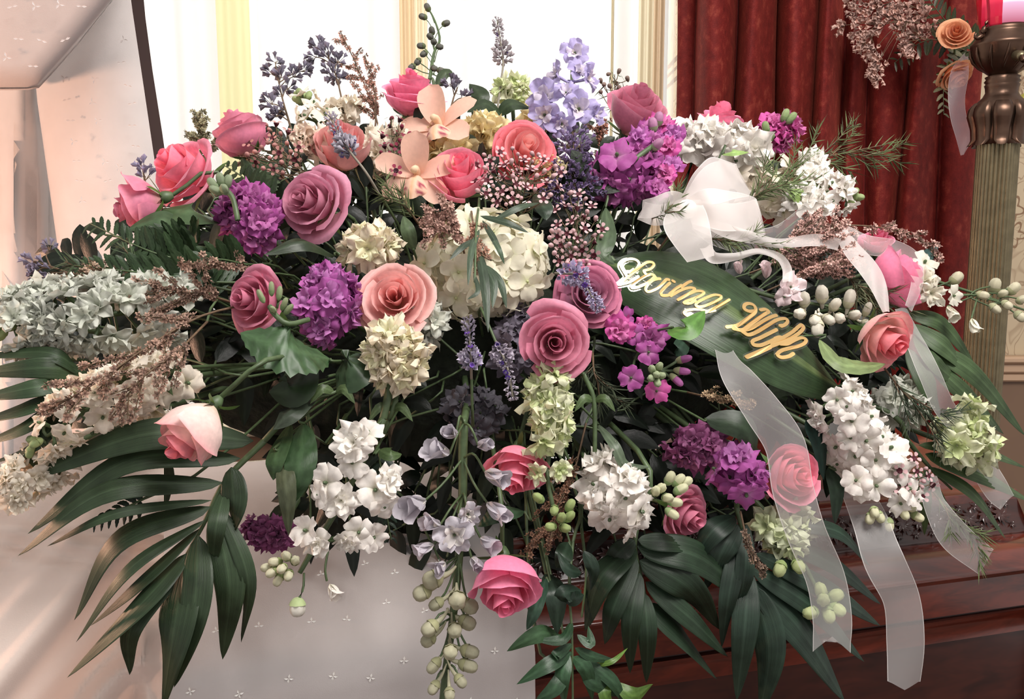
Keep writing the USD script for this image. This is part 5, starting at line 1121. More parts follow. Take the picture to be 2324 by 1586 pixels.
# ------------------------------------------------------------------ hydrangea, orchids, carnations
HY = [lin('ece7d2'), lin('eeead6'), lin('d6dca8')]
stockhead('large cream-green hydrangea head in the middle of the spray', 1098, 600, -.02, 168, 150, (.0, .18, .95), 104, 40, HY, 71, style='hyd', cat='hydrangea', name='hydrangea_head', d=.72, rj=.3)
def orchid(label, px, py, off, R, axis, rot, seed, lip=True):
    r = np.random.default_rng(seed); m = mpp(px, py, off); c = pt(px, py, off); T = Thing('cymbidium_orchid', label, 'orchid', c); fr = frame(vec(*axis), rot); Rm = R * m
    PE = lin('f4c6b2'); PE2 = lin('eab8a0')
    for k, (a, L, W, e0, e1) in enumerate([(90, 1.1, .52, 48, 20), (165, 1.15, .40, 30, -10), (15, 1.15, .40, 30, -10), (222, 1.05, .44, 26, -18), (-42, 1.05, .44, 26, -18)]):
        V, F, tt, ss = petal_grid(L * Rm, W * Rm, e0, e1, (.55, 2.6), cup=.35 if k == 0 else .16, point=1, nt=10, ns=7, seed=seed + k)
        col = PE * (1 - .25 * np.abs(ss)[:, None] ** 3) + lin('f5d0b8') * .22 * np.abs(ss)[:, None] ** 3
        T.add('tepal', place(V, math.radians(a), c, fr), F, MPW, jit(np.ones(3), r, .03) * col)
    u, v, w = fr
    V, F, tt, ss = petal_grid(.92 * Rm, .42 * Rm, 72, -28, (.35, 3.5), cup=-.75, ruf=.05, nt=11, ns=9, seed=seed + 9)
    spots = ((np.sin(tt * 40 + ss * 9) * np.sin(ss * 17 + 2)) > .15) & (tt > .45) & (np.abs(ss) > .25)
    col = np.where(spots[:, None], lin('a83a5c'), lin('f3cdb4') * (1 - .4 * (np.abs(ss) < .2))[:, None] + lin('e8a050') * (.4 * (np.abs(ss) < .2))[:, None]); T.add('lip', place(V, math.radians(-90), c + w * .05 * Rm, fr), F, MPW, col, label='speckled lip')
    V, F = tube([c, c + w * .25 * Rm + v * .06 * Rm, c + w * .42 * Rm - v * .04 * Rm], np.array([.09, .10, .085]) * Rm, 8, 6); T.add('column', V, F, MPW, lin('f2d8b8'))
    stem_to_foam(T, c, -vec(*axis), .0028); return T
orchid('upper peach cymbidium orchid, tilted, below the top hot pink rose', 1000, 290, -.01, 92, (-.35, .45, .75), .35, 81)
orchid('lower peach cymbidium orchid with speckled lip beside the vivid pink rose', 948, 398, -.035, 92, (-.12, .2, .95), -.05, 82)
for i, (l, x, y, o, a, b, ax, n) in enumerate([('cream yellow carnation behind the bicoloured rose, left side', 1105, 300, .015, 60, 46, (-.1, .5, .8), 12), ('cream carnation low behind the bicoloured rose, right side', 1245, 385, .0, 40, 52, (.4, .1, .85), 10), ('cream ruffled flower between the two orchids', 1010, 342, .005, 66, 30, (.0, .4, .9), 10), ('cream ruffled flower behind the delphinium at the top', 1230, 265, .04, 46, 30, (0, .6, .7), 8)]):
    stockhead(l, x, y, o, a, b, ax, n, 40, [lin('f0e2b4'), lin('eedca8'), lin('e0cc80')], 84 + i, cat='carnation', name='carnation_flower')

# ------------------------------------------------------------------ delphiniums
DL = [lin('b6abd6'), lin('efe6e0'), lin('cfc6e2')]; DP = [lin('c6c1c9'), lin('e4ded2'), lin('d2d0cc')]; DW = [lin('e8dcd8'), lin('efe6dc'), lin('d8d4b8')]
T = Thing('delphinium_spike', 'lavender blue delphinium spike standing at the top centre right', 'delphinium', pt(1300, 290, .0))
V, F = tube([pt(1300, 360, .02), pt(1298, 260, .01), pt(1300, 150, .015)], .003, 6, 10); T.add('stem', V, F, MST); stem_to_foam(T, pt(1300, 360, .02), vec(0, -1, -.2), .003)
for i, (x, y, R, ax) in enumerate([(1305, 125, 36, (-.05, .25, .95)), (1268, 175, 34, (-.7, .3, .3)), (1328, 180, 34, (.75, .1, .3)), (1312, 165, 28, (.2, .3, .7)), (1240, 222, 42, (-.35, .15, .9)), (1238, 262, 42, (-.3, -.1, .95)), (1312, 250, 46, (.15, .05, 1)), (1285, 215, 30, (-.1, .3, .7)), (1345, 258, 28, (.7, -.1, .5)), (1275, 280, 30, (0, -.4, .8))]):
    X, fr = floret(T, pt(x, y, -.02), vec(*ax), R * mpp(x, y), DL, 'delph', 700 + i); b = pt(x, y, -.02); V, F = tube([b, b - fr[2] * .012, b - fr[2] * .022 + np.array([0, 0, .004])], [.0022, .0016, .0008], 5); T.add('spur', V, F, MP, DL[0], parent=X)
T = Thing('delphinium_spike', 'pale grey-lavender delphinium spike hanging down at the bottom centre', 'delphinium', pt(1050, 960, .0))
dpath = [(1052, 960), (1050, 1040), (1050, 1120), (1042, 1260), (1028, 1400), (1012, 1520), (1000, 1640)]
V, F = tube([pt(x, y, -.02) for x, y in dpath], np.linspace(.0042, .003, 24), 8, 24); T.add('stem', V, F, MST); stem_to_foam(T, pt(1052, 960, -.02), vec(0, .3, -1), .0035)
for i, (x, y, R, ax, st) in enumerate([(1020, 1030, 36, (-.6, .3, .6), 'bell'), (965, 1135, 42, (-.4, -.1, .8), 'bell'), (1032, 1212, 40, (.0, 0, 1), 'delph'), (1000, 1190, 30, (-.6, .2, .6), 'bell'), (1100, 1070, 34, (.6, -.2, .5), 'bell'), (1105, 1140, 36, (.6, -.4, .5), 'bell'), (1090, 1220, 32, (.6, -.3, .5), 'bell'), (985, 1235, 26, (-.7, -.2, .4), 'bell'), (1035, 985, 28, (-.3, .2, .8), 'bell'), (1085, 1010, 28, (.5, .1, .7), 'bell'), (1060, 1165, 26, (.4, -.1, .9), 'delph'), (1010, 1275, 24, (-.4, -.3, .8), 'bell'), (1070, 1265, 24, (.5, -.4, .7), 'bell')]):
    X, fr = floret(T, pt(x, y, -.045), vec(*ax), R * (1.45 if st == 'bell' else 1.1) * mpp(x, y), DP, st, 720 + i); k = min(range(6), key=lambda k: abs(dpath[k][1] - y + 60)); V, F = tube([pt(x, y, -.043), pt((x + dpath[k][0]) / 2, y - 40, -.04), pt(*dpath[k], -.02)], .0011, 5, 8); T.add('pedicel', V, F, MST, parent=X)
bl = [(982, 1315, -.04, (-.9, -.3, .3), 21, 46), (958, 1345, -.035, (-.9, -.4, .3), 18, 42), (1038, 1362, -.05, (.1, -.3, .95), 20, 40), (1065, 1375, -.03, (.7, -.3, .3), 18, 42), (976, 1425, -.04, (-.7, -.5, .4), 17, 42), (1032, 1430, -.045, (.2, -.3, .9), 16, 38), (1060, 1412, -.03, (.8, -.3, .3), 17, 42), (972, 1452, -.03, (-.7, -.5, .3), 15, 36), (1022, 1480, -.05, (.1, -.3, .95), 16, 36), (1066, 1478, -.035, (.9, -.2, .3), 15, 44), (1062, 1510, -.035, (.9, -.2, .3), 15, 46), (985, 1510, -.03, (-.6, -.7, .3), 13, 40), (990, 1370, -.03, (-.8, -.5, .2), 14, 36), (1045, 1545, -.04, (.6, -.6, .4), 12, 34), (985, 1560, -.035, (-.5, -.7, .4), 12, 34), (1020, 1575, -.045, (.1, -.6, .7), 12, 32)]
for x, y, o, ax, rr, LL in bl:
    bud(T, pt(x, y, o), vec(*ax), rr * mpp(x, y), LL * mpp(x, y), lin('c6c3a6'), lin('b0b088'), spur=.012)
    k = min(range(7), key=lambda k: abs(dpath[k][1] - y + 70)); V, F = tube([pt(x, y, o + .003), pt((x + dpath[k][0]) / 2, y - 35, -.03), pt(*dpath[k], -.02)], .001, 5, 6); T.add('pedicel', V, F, MST)
T = Thing('delphinium_spike', 'white delphinium spike with round buds lying along the broad leaf', 'delphinium', pt(1730, 640, .0))
wp = [(1690, 655), (1780, 680), (1880, 695), (1985, 722)]; V, F = tube([pt(x, y, .002) for x, y in wp], np.linspace(.0025, .0014, 14), 6, 14); T.add('stem', V, F, MST); stem_to_foam(T, pt(1690, 655, .002), vec(-1, 0, -.5), .0025)
for i, (x, y, R, ax, st) in enumerate([(1738, 632, 32, (-.05, .75, .5), 'bell'), (1790, 655, 36, (.2, .3, .9), 'delph'), (1680, 622, 26, (-.3, .7, .4), 'bell'), (1778, 672, 26, (.1, -.3, .9), 'single')]):
    floret(T, pt(x, y, -.015), vec(*ax), R * mpp(x, y), [lin('ecd8da'), lin('efe4e0'), lin('dcd2c8')], st, 740 + i)
for x, y, ax, rr, LL in [(1825, 680, (-.2, .7, .6), 18, 42), (1865, 668, (-.2, .8, .5), 20, 46), (1895, 692, (.2, .6, .7), 16, 38), (1928, 678, (.1, .9, .3), 18, 46), (1968, 702, (.2, .8, .4), 12, 36), (1905, 722, (0, -.2, .95), 17, 36), (1940, 715, (.2, .1, .95), 16, 36), (1970, 735, (.5, -.3, .8), 13, 34), (1850, 728, (-.3, -.4, .8), 19, 40), (1855, 745, (-.2, -.8, .4), 20, 46), (1880, 725, (.3, -.4, .8), 16, 38), (1815, 712, (-.5, 0, .7), 18, 40)]:
    bud(T, pt(x, y, -.015), vec(*ax), rr * .74 * mpp(x, y), LL * mpp(x, y), lin('ece6d6'), lin('d3d0b4'), spur=.010)
T = Thing('delphinium_spike', 'white delphinium spike reaching right across the lamp column', 'delphinium', pt(2090, 640, .0))
wp = [(2060, 620), (2130, 640), (2220, 668), (2330, 705)]; V, F = tube([pt(x, y, .0) for x, y in wp], np.linspace(.0025, .0012, 14), 6, 14); T.add('stem', V, F, MST); stem_to_foam(T, pt(2060, 620, .0), vec(-1, 0, -.5), .0025)
for i, (x, y, R, ax, st) in enumerate([(2095, 600, 34, (.2, .6, .5), 'single'), (2095, 640, 38, (-.1, 0, 1), 'double'), (2110, 665, 34, (.1, -.2, 1), 'jag'), (2150, 695, 34, (.1, -.6, .6), 'bell'), (2160, 672, 26, (.4, .1, .8), 'single'), (2205, 722, 30, (.1, -.9, .4), 'bell')]):
    floret(T, pt(x, y, -.015), vec(*ax), R * mpp(x, y), [lin('e3dfd0'), lin('e6e2d0'), lin('c8caa4')], st, 760 + i)
    V, F = tube([pt(x, y, -.013), pt(*wp[1 if x < 2140 else 2], 0)], .001, 5, 4); T.add('pedicel', V, F, MST)
for x, y, ax, rr, LL in [(2170, 632, (.6, .7, .2), 13, 36), (2258, 648, (.1, .9, .3), 13, 36), (2300, 655, (.5, .6, .3), 12, 34), (2230, 670, (.6, -.2, .6), 10, 30), (2258, 700, (.5, -.6, .4), 10, 30), (2285, 692, (.4, -.5, .5), 10, 28), (2315, 718, (.5, -.6, .4), 11, 30), (2320, 680, (.6, .3, .5), 10, 28), (2275, 666, (.4, .2, .8), 9, 26)]:
    bud(T, pt(x, y, -.01), vec(*ax), rr * mpp(x, y), LL * mpp(x, y), lin('d6d0b4'), lin('b3b48e'))
    V, F = tube([pt(x, y, -.008), pt(x - 40, (y + 690) / 2 - 12, -.004), pt(x - 60, 640 + (x - 60 - 2060) * .24, 0)], .0009, 5, 6); T.add('pedicel', V, F, MST)
T = Thing('delphinium_spike', 'tall spike of dark closed buds rising at the top centre', 'delphinium', pt(985, 150, .03))
V, F = tube([pt(975, 180, .03), pt(985, 120, .03), pt(998, 90, .03), pt(988, 50, .03), pt(970, 15, .03)], np.linspace(.0022, .001, 14), 6, 14); T.add('stem', V, F, MST); stem_to_foam(T, pt(975, 180, .03), vec(0, -1, 0), .0022)
for x, y, ax in [(970, 17, (-.4, .8, .2)), (960, 38, (-.9, .2, .2)), (1012, 53, (.8, .2, .2)), (980, 70, (-.1, .6, .5)), (976, 83, (-.3, .1, .7)), (956, 104, (-.9, 0, .2)), (962, 122, (-.6, -.5, .3)), (948, 140, (-.5, -.7, .2)), (998, 106, (.5, -.3, .5)), (985, 95, (.2, -.2, .8)), (935, 152, (-.6, -.5, .3)), (985, 155, (.5, -.3, .4)), (1000, 160, (.7, -.2, .3))]:
    bud(T, pt(x, y, .025), vec(*ax), 7.5 * mpp(x, y), 21 * mpp(x, y), lin('6f7068'), lin('66704e')); V, F = tube([pt(x, y, .026), pt((x + 985) / 2, y + 12, .028), pt(986, min(y + 35, 170), .03)], .0006, 4, 5); T.add('pedicel', V, F, MST)
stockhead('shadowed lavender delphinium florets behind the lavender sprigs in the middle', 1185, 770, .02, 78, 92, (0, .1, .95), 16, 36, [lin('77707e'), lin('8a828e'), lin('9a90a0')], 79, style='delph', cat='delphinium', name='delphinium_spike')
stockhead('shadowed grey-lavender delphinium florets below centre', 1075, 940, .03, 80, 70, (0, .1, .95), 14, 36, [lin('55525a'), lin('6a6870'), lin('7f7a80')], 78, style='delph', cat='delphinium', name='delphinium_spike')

# ------------------------------------------------------------------ lavender, statice
GL = (lin('706c80'), lin('bcb8c2'))
lavender('grey-blue lavender spike on a bent stalk before the peach rose', [(860, 440, -.02), (830, 390, -.05), (795, 345, -.055), (772, 310, -.055), (748, 262, -.055)], 112, *GL, 91, size=8.5, f0=.50, cor='4a3c98')
lavender('tall grey lavender spike standing alone at the top', [(1128, 260, .02), (1136, 190, .02), (1142, 140, .02), (1135, 90, .02), (1128, 42, .02)], 90, lin('8a8086'), lin('b0a8ac'), 92, size=8, f0=.50, ncor=2)
lavender('purple and silver lavender spike below the hydrangea', [(1070, 860, -.01), (1068, 800, -.03), (1062, 722, -.04)], 98, lin('8a84a0'), lin('c9c2d2'), 93, size=9, f0=.2, cor='7a4cc0', ncor=9)
lavender('lavender spike lying over the mauve rose', [(1260, 620, -.04), (1310, 625, -.075), (1335, 660, -.075), (1362, 702, -.07)], 105, lin('7c7296'), lin('bdb4cc'), 94, size=9, f0=.1, cor='5a3a8a', ncor=6, foam=False)
lavender('silver lavender spike hanging left of the rose with spiral heart', [(1125, 775, -.02), (1150, 830, -.03), (1165, 905, -.03)], 90, lin('7c7488'), lin('b8b0bc'), 95, size=9, f0=.1)
def stat(label, path, heads, seed, c0='454250', c1='7c7686', **k): return statice(label, path, heads, seed, lin(c0), lin(c1), **k)
stat('dark violet statice twig with fan heads at the top left, taller one', [(790, 300, .02), (770, 200, .02), (750, 130, .02)], [(722, 108, .02, 18), (745, 130, .02, 26), (768, 140, .02, 22), (755, 170, .02, 26), (770, 178, .02, 14), (712, 128, .02, 12)], 101)
stat('dark violet statice twig with fan heads at the top left, shorter one', [(660, 290, .02), (640, 220, .02), (625, 150, .02)], [(625, 140, .02, 18), (615, 165, .02, 12), (640, 172, .02, 22), (672, 172, .02, 20), (690, 160, .02, 14), (612, 235, .02, 16), (632, 250, .02, 18), (640, 215, .02, 14), (655, 200, .02, 14), (625, 262, .02, 12)], 102)
stat('dull purple statice spire under the lavender delphinium', [(1305, 430, .01), (1302, 350, -.01), (1300, 290, .0)], [(1300, 300, -.01, 34), (1285, 330, -.01, 36), (1318, 330, -.01, 36), (1300, 360, -.015, 40), (1280, 385, -.01, 34), (1310, 395, -.01, 34), (1262, 430, -.01, 36), (1300, 440, -.01, 40), (1340, 425, -.01, 34), (1330, 380, -.01, 28)], 103, '4f3f5c', '86749a', per=16, size=10)
stat('blue-violet statice at the far left', [(200, 640, .02), (130, 610, .02), (70, 590, .02)], [(72, 598, .02, 16), (90, 605, .02, 16), (110, 625, .02, 20), (120, 645, .02, 18), (113, 562, .02, 13), (130, 660, .02, 14), (85, 615, .02, 14)], 104, '56525f', '8c869a')
stat('small blue-violet statice tuft behind the large coral rose', [(350, 450, .03), (330, 420, .03), (325, 375, .03)], [(325, 378, .02, 16), (330, 400, .02, 18)], 105, '5e5870', '908aa2')
stat('purple statice tuft beside the top hot pink rose', [(1020, 260, .03), (1030, 220, .03), (1040, 195, .03)], [(1020, 190, .02, 14), (1038, 205, .02, 16), (1050, 222, .02, 12)], 106)

# ------------------------------------------------------------------ waxflower, heather, needles
waxflower('pink waxflower spread over the bicoloured rose and the vivid pink rose', [(1170, 520, 0), (1180, 450, -.04), (1190, 390, -.06)], 1170, 400, 105, 68, 22, 22, 111, off=-.065)
waxflower('pink waxflower right of the hydrangea', [(1320, 640, 0), (1310, 560, -.03), (1305, 460, -.04)], 1305, 525, 62, 90, 20, 22, 112, off=-.045)
waxflower('dark maroon waxflower left of the orchids', [(880, 440, 0), (890, 370, -.02), (900, 290, -.03)], 895, 325, 34, 62, 12, 8, 113, cp='8a2f48', cc='3d1220', off=-.03)
waxflower('pink-brown waxflower left of the peach rose', [(700, 400, 0), (650, 350, -.01), (610, 300, -.01)], 620, 335, 62, 62, 10, 14, 114, cp='c9938c', off=-.02)
waxflower('pink waxflower hanging between the ribbons at the lower right', [(1990, 1000, 0), (2040, 1060, -.02), (2080, 1110, -.03)], 2070, 1090, 52, 52, 12, 8, 115, off=-.03)
waxflower('thin waxflower twig with buds at the top right of centre', [(1400, 270, .03), (1395, 210, .03), (1395, 165, .03)], 1395, 190, 38, 36, 0, 12, 116, cp='8f7a70', off=.03)
HB = (lin('5a3a30'), lin('c8a298')); HBR = (lin('54342c'), lin('a08474'))
heather('long brown heather branch across the left, tips over the white stock', [(560, 690, -.02), (450, 720, -.05), (330, 790, -.06), (200, 880, -.06), (90, 940, -.05)], 14, 100, *HBR, 121, size=5.5, dens=1.3)
heather('brown heather branch left of the dusty rose, pointing up left', [(540, 690, -.02), (470, 670, -.05), (400, 660, -.05), (340, 640, -.04)], 9, 110, *HBR, 122, size=5.5, dens=1.3)
heather('brown heather branch drooping over the white stock', [(470, 730, -.03), (400, 800, -.06), (320, 860, -.065), (250, 950, -.06)], 9, 90, *HBR, 123, size=5.5, dens=1.2)
heather('brown heather twig lying above the dusty rose at left', [(600, 620, .0), (520, 605, -.03), (410, 598, -.03)], 5, 60, *HBR, 124, size=5.5)
heather('pinkish brown filler twigs above the hydrangea', [(1060, 600, -.02), (1040, 530, -.07), (1010, 490, -.07), (960, 560, -.075)], 13, 80, lin('7a5448'), lin('b8968a'), 125, size=5.5, dens=1.6)
heather('brown heather tuft hanging over the middle of the hydrangea', [(1070, 480, -.06), (1078, 540, -.08), (1085, 600, -.08)], 6, 45, lin('6a4a3c'), lin('a8806c'), 126, size=5, foam=False)
heather('mass of dusty pink filler twigs under the ribbons at the right', [(1700, 620, .01), (1780, 590, -.01), (1860, 560, -.02), (1900, 500, -.01)], 22, 120, *HB, 127, size=5.5, dens=1.7)
heather('dusty pink filler twigs right of the curled ribbon', [(1740, 660, .01), (1830, 620, -.01), (1900, 590, -.015), (1960, 570, .0)], 20, 100, *HB, 128, size=5.5, dens=1.7)
heather('thin arching pink filler twig before the red curtain', [(1880, 510, .01), (1990, 515, .01), (2080, 540, .01), (2140, 590, .01)], 6, 40, *HB, 129, size=5.5)
heather('tall brown heather spikes at the top, left of the hot pink rose', [(870, 330, .02), (845, 240, .02), (810, 150, .02), (772, 70, .02)], 9, 95, lin('5a4038'), lin('a87c6c'), 130, size=4.5, dens=1.0)
heather('brown heather spike leaning beside the taller statice', [(850, 320, .02), (852, 220, .02), (828, 125, .02)], 6, 70, lin('5a4038'), lin('a87c6c'), 131, size=4.5, dens=1.0)
heather('thin brown twig with green tip over the long sheer ribbon', [(1560, 890, .0), (1630, 905, -.04), (1715, 918, -.05)], 5, 50, lin('5a4a34'), lin('a0886c'), 132, size=5)
heather('dark brown filler twigs between larkspur and round cream stock', [(1330, 960, .02), (1300, 1080, .0), (1260, 1180, .0), (1210, 1230, .0)], 16, 90, lin('3f2c22'), lin('8f6c58'), 133, size=5, dens=1.3)
heather('olive bushy twigs behind the coral rose at the window', [(470, 380, .03), (460, 330, .03), (455, 280, .03)], 12, 70, lin('5a5a40'), lin('8a8468'), 134, size=5.5, dens=1.4)
heather('brown twigs with seeds beside the left window, behind the roses', [(660, 420, .02), (620, 380, .02), (560, 360, .02)], 12, 90, lin('5a4a3c'), lin('b49a8c'), 135, size=5.5)
heather('bronze twigs behind the lavender delphinium', [(1370, 400, .02), (1365, 330, .02), (1360, 280, .02)], 10, 60, lin('5a3428'), lin('9a6a58'), 136, size=5)
heather('brown twigs lying among the fern at left', [(330, 640, .0), (240, 625, -.02), (140, 640, -.01)], 9, 60, lin('584438'), lin('a8907c'), 137, size=6, dens=1.3)
heather('dark twig hanging among the palm leaflets at the bottom right', [(1680, 1160, -.03), (1700, 1240, -.045), (1735, 1310, -.05)], 3, 30, lin('4a382c'), lin('8a7464'), 138, size=5, foam=False)
needles('feathery needle-leaf sprig reaching right before the red curtain, upper', [(1690, 450, .02), (1780, 390, .0), (1880, 355, .0), (2025, 325, .0)], 46, 141, 5, 120)
needles('feathery needle-leaf sprig reaching right, lower', [(1690, 470, .02), (1760, 420, .0), (1880, 345, .0), (2020, 370, .0)], 44, 142, 6, 110)
needles('needle-leaf sprig behind the white hydrangea', [(1680, 480, .0), (1720, 440, -.03), (1790, 400, -.03)], 44, 143, 5, 90)
needles('needle-leaf sprig lying under the bow', [(1590, 540, -.02), (1650, 545, -.05), (1780, 560, -.05)], 38, 144, 3, 60)
needles('dark needle-leaf sprig at the left of the bow', [(1470, 500, .0), (1510, 480, -.06), (1545, 440, -.06)], 34, 145, 2, 50)
needles('dark needle-leaf sprigs below the white and coral rose', [(1980, 800, .0), (2060, 900, -.02), (2130, 960, -.02)], 44, 146, 5, 110, col='35422f')
needles('needle-leaf sprig hanging over the casket ribbon at right', [(2090, 1080, .0), (2170, 1180, -.03), (2235, 1255, -.03)], 40, 147, 3, 60)
needles('needle-leaf sprig behind the white delphinium', [(1900, 610, .02), (1950, 650, .0), (2000, 690, .0)], 46, 148, 4, 80, col='6a6e52')
needles('green needle-leaf tuft below the lower orchid', [(960, 520, .0), (920, 470, -.03), (880, 440, -.03)], 36, 149, 3, 60)
needles('thin dark needle twigs below the rose with spiral heart', [(1345, 800, .01), (1350, 850, -.02), (1375, 900, -.02)], 40, 150, 4, 60, col='39422f')
needles('grass-like blades behind the brown heather, far left', [(430, 640, .0), (300, 610, -.01), (180, 620, .0)], 50, 151, 3, 80, col='46573c')

# ------------------------------------------------------------------ single leaves and leafy stems
def one_leaf(label, pts, w, nrm, col, **k):
    p = [pt(*q) for q in pts]; T = Thing(k.pop('name', 'single_leaf'), label, k.pop('cat', 'leaf'), p[0]); mid = pts[len(pts) // 2]
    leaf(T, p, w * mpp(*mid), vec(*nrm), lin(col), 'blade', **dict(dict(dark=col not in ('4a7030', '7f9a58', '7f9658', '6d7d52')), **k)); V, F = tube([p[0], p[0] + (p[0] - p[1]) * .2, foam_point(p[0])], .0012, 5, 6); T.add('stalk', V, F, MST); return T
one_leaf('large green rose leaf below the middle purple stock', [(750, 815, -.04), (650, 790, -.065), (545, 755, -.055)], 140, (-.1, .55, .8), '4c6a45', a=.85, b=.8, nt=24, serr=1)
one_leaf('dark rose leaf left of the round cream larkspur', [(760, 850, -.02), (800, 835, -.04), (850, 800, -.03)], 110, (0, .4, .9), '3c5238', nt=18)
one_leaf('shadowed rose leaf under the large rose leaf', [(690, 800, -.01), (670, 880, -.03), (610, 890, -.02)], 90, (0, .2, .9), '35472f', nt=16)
one_leaf('broad green leaf under the large coral rose', [(500, 500, .0), (430, 480, -.03), (365, 475, -.01)], 86, (0, .7, .7), '56704a', nt=16)
one_leaf('green leaf right of the dusty rose at far left', [(420, 540, .0), (370, 500, -.03), (290, 520, -.02)], 76, (0, .6, .8), '4a6242', nt=16)
one_leaf('long curled leaf below the mauve pink rose', [(760, 580, .0), (690, 548, -.045), (600, 578, -.04)], 48, (0, .5, .8), '3b4a34', nt=16, fold=.4)
one_leaf('long pale leaf hanging right of the waxflower', [(1375, 470, -.02), (1380, 530, -.045), (1370, 575, -.045), (1395, 600, -.04)], 42, (0, .3, .9), '54684a', nt=18)
one_leaf('fresh green leaf poking out from under the word Loving', [(1520, 745, -.05), (1560, 745, -.075), (1600, 705, -.07)], 62, (.1, .6, .8), '4a7030', nt=14)
one_leaf('pale-edged leaf right of the broad leaf tip', [(1860, 770, -.02), (1900, 820, -.045), (1960, 832, -.045), (2010, 825, -.03)], 46, (.1, .6, .8), '6d7d52', nt=18)
one_leaf('grey-green folded leaf in the shade at left of centre', [(720, 880, .0), (660, 930, -.03), (620, 975, -.03)], 56, (-.3, .2, .9), '5c6a58', nt=14, fold=.5)
one_leaf('long green leaf hanging left of the bright white stock', [(690, 960, -.01), (680, 1060, -.04), (655, 1150, -.035)], 74, (0, .2, .95), '405a3a', nt=18)
one_leaf('narrow brown-tipped leaf beside the long green leaf', [(640, 1020, -.02), (650, 1110, -.045), (655, 1215, -.04)], 46, (0, .2, .95), '5a6148', nt=18)
one_leaf('green leaf with pale edge beside the long green leaf', [(660, 960, .0), (625, 1040, -.03), (620, 1090, -.03)], 50, (-.2, .2, .95), '46603c', nt=14)
one_leaf('small green leaf right of the bright white stock', [(860, 1020, -.03), (885, 1030, -.05), (912, 1030, -.04)], 34, (0, .4, .9), '5a7048', nt=12)
one_leaf('glossy green leaf above the hanging hot pink rose', [(1190, 1160, -.02), (1130, 1165, -.05), (1085, 1195, -.04)], 44, (0, .5, .8), '3f5a40', nt=14)
one_leaf('curved dark leaf right of the hanging hot pink rose', [(1240, 1300, -.02), (1262, 1350, -.05), (1265, 1440, -.045)], 56, (.2, .1, .95), '35483a', nt=16)
one_leaf('twisted glossy leaf below the hanging hot pink rose', [(1270, 1440, -.03), (1220, 1440, -.05), (1150, 1478, -.045)], 40, (0, .5, .8), '4a6a48', nt=16, twist=.8)
one_leaf('narrow glossy leaf hugging the hanging hot pink rose', [(1240, 1310, -.03), (1215, 1380, -.055), (1195, 1430, -.05)], 34, (-.4, .1, .9), '3c5a48', nt=14)
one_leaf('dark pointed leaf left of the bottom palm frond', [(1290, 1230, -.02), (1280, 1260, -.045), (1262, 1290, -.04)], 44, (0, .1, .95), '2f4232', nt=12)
one_leaf('dark leaf at the top right of the hot pink rose', [(1075, 250, .02), (1090, 215, .0), (1065, 190, .01)], 44, (0, .3, .9), '35452c', nt=12)
one_leaf('dark leaf behind the tall grey lavender, left', [(1140, 262, .02), (1100, 235, .0), (1060, 255, .01)], 42, (0, .6, .8), '38492f', nt=12)
one_leaf('dark leaf behind the tall grey lavender, right', [(1130, 260, .02), (1160, 235, .0), (1205, 245, .01)], 44, (0, .6, .8), '38492f', nt=12)
one_leaf('leaf rising right of the dark bud spike', [(990, 200, .03), (1010, 165, .02), (1030, 175, .02)], 26, (0, .3, .9), '46563c', nt=12)
one_leaf('pale leaf below the lower orchid', [(940, 570, -.02), (925, 520, -.045), (915, 490, -.04)], 34, (0, .2, .95), '5d7050', nt=12)
one_leaf('dark leaf right of the vivid pink rose above the hydrangea', [(1215, 440, -.02), (1235, 470, -.05), (1240, 500, -.045)], 42, (0, .3, .9), '3f5240', nt=12)
one_leaf('sage green leaf hanging between the rose and round cream stock', [(1355, 960, -.01), (1395, 1010, -.045), (1420, 1055, -.05), (1475, 1060, -.05)], 26, (.2, .2, .95), '6a7a62', nt=18)
one_leaf('glossy dark leaf left of the long sheer ribbon', [(1600, 950, .0), (1690, 970, -.02), (1710, 1050, -.01)], 66, (.2, .3, .9), '334530', nt=14)
one_leaf('dark leaf behind the coral rose under the ribbon', [(1830, 950, .0), (1860, 1000, -.01), (1870, 1090, .0)], 50, (.4, .2, .85), '2f4a42', nt=14)
one_leaf('dark blade behind the white stock at lower right', [(1880, 1060, .01), (1900, 1110, -.005), (1895, 1190, .0)], 40, (.2, .2, .95), '3b5040', nt=14)
one_leaf('glossy leaf beside the purple stock below the broad leaf', [(1560, 760, .0), (1545, 790, -.02), (1530, 800, -.01)], 40, (.2, .3, .9), '35503f', nt=12)
one_leaf('light green leaf inside the white flowers under the magenta stock', [(1640, 350, -.02), (1665, 345, -.04), (1700, 345, -.03)], 24, (0, .6, .8), '7f9a58', nt=10)
one_leaf('green leaf left of the white stock before the curtain', [(1830, 470, .0), (1810, 440, -.02), (1790, 430, -.01)], 36, (-.2, .4, .9), '7f9658', nt=12)
one_leaf('blue-green leaf behind the arching pink twig', [(2080, 610, .03), (2105, 580, .01), (2130, 560, .02)], 30, (.2, .4, .9), '44605c', nt=12)
one_leaf('dark leaf under the pink filler twigs at right', [(1830, 590, .02), (1800, 570, .0), (1780, 560, .01)], 44, (0, .6, .8), '2f4a38', nt=12)
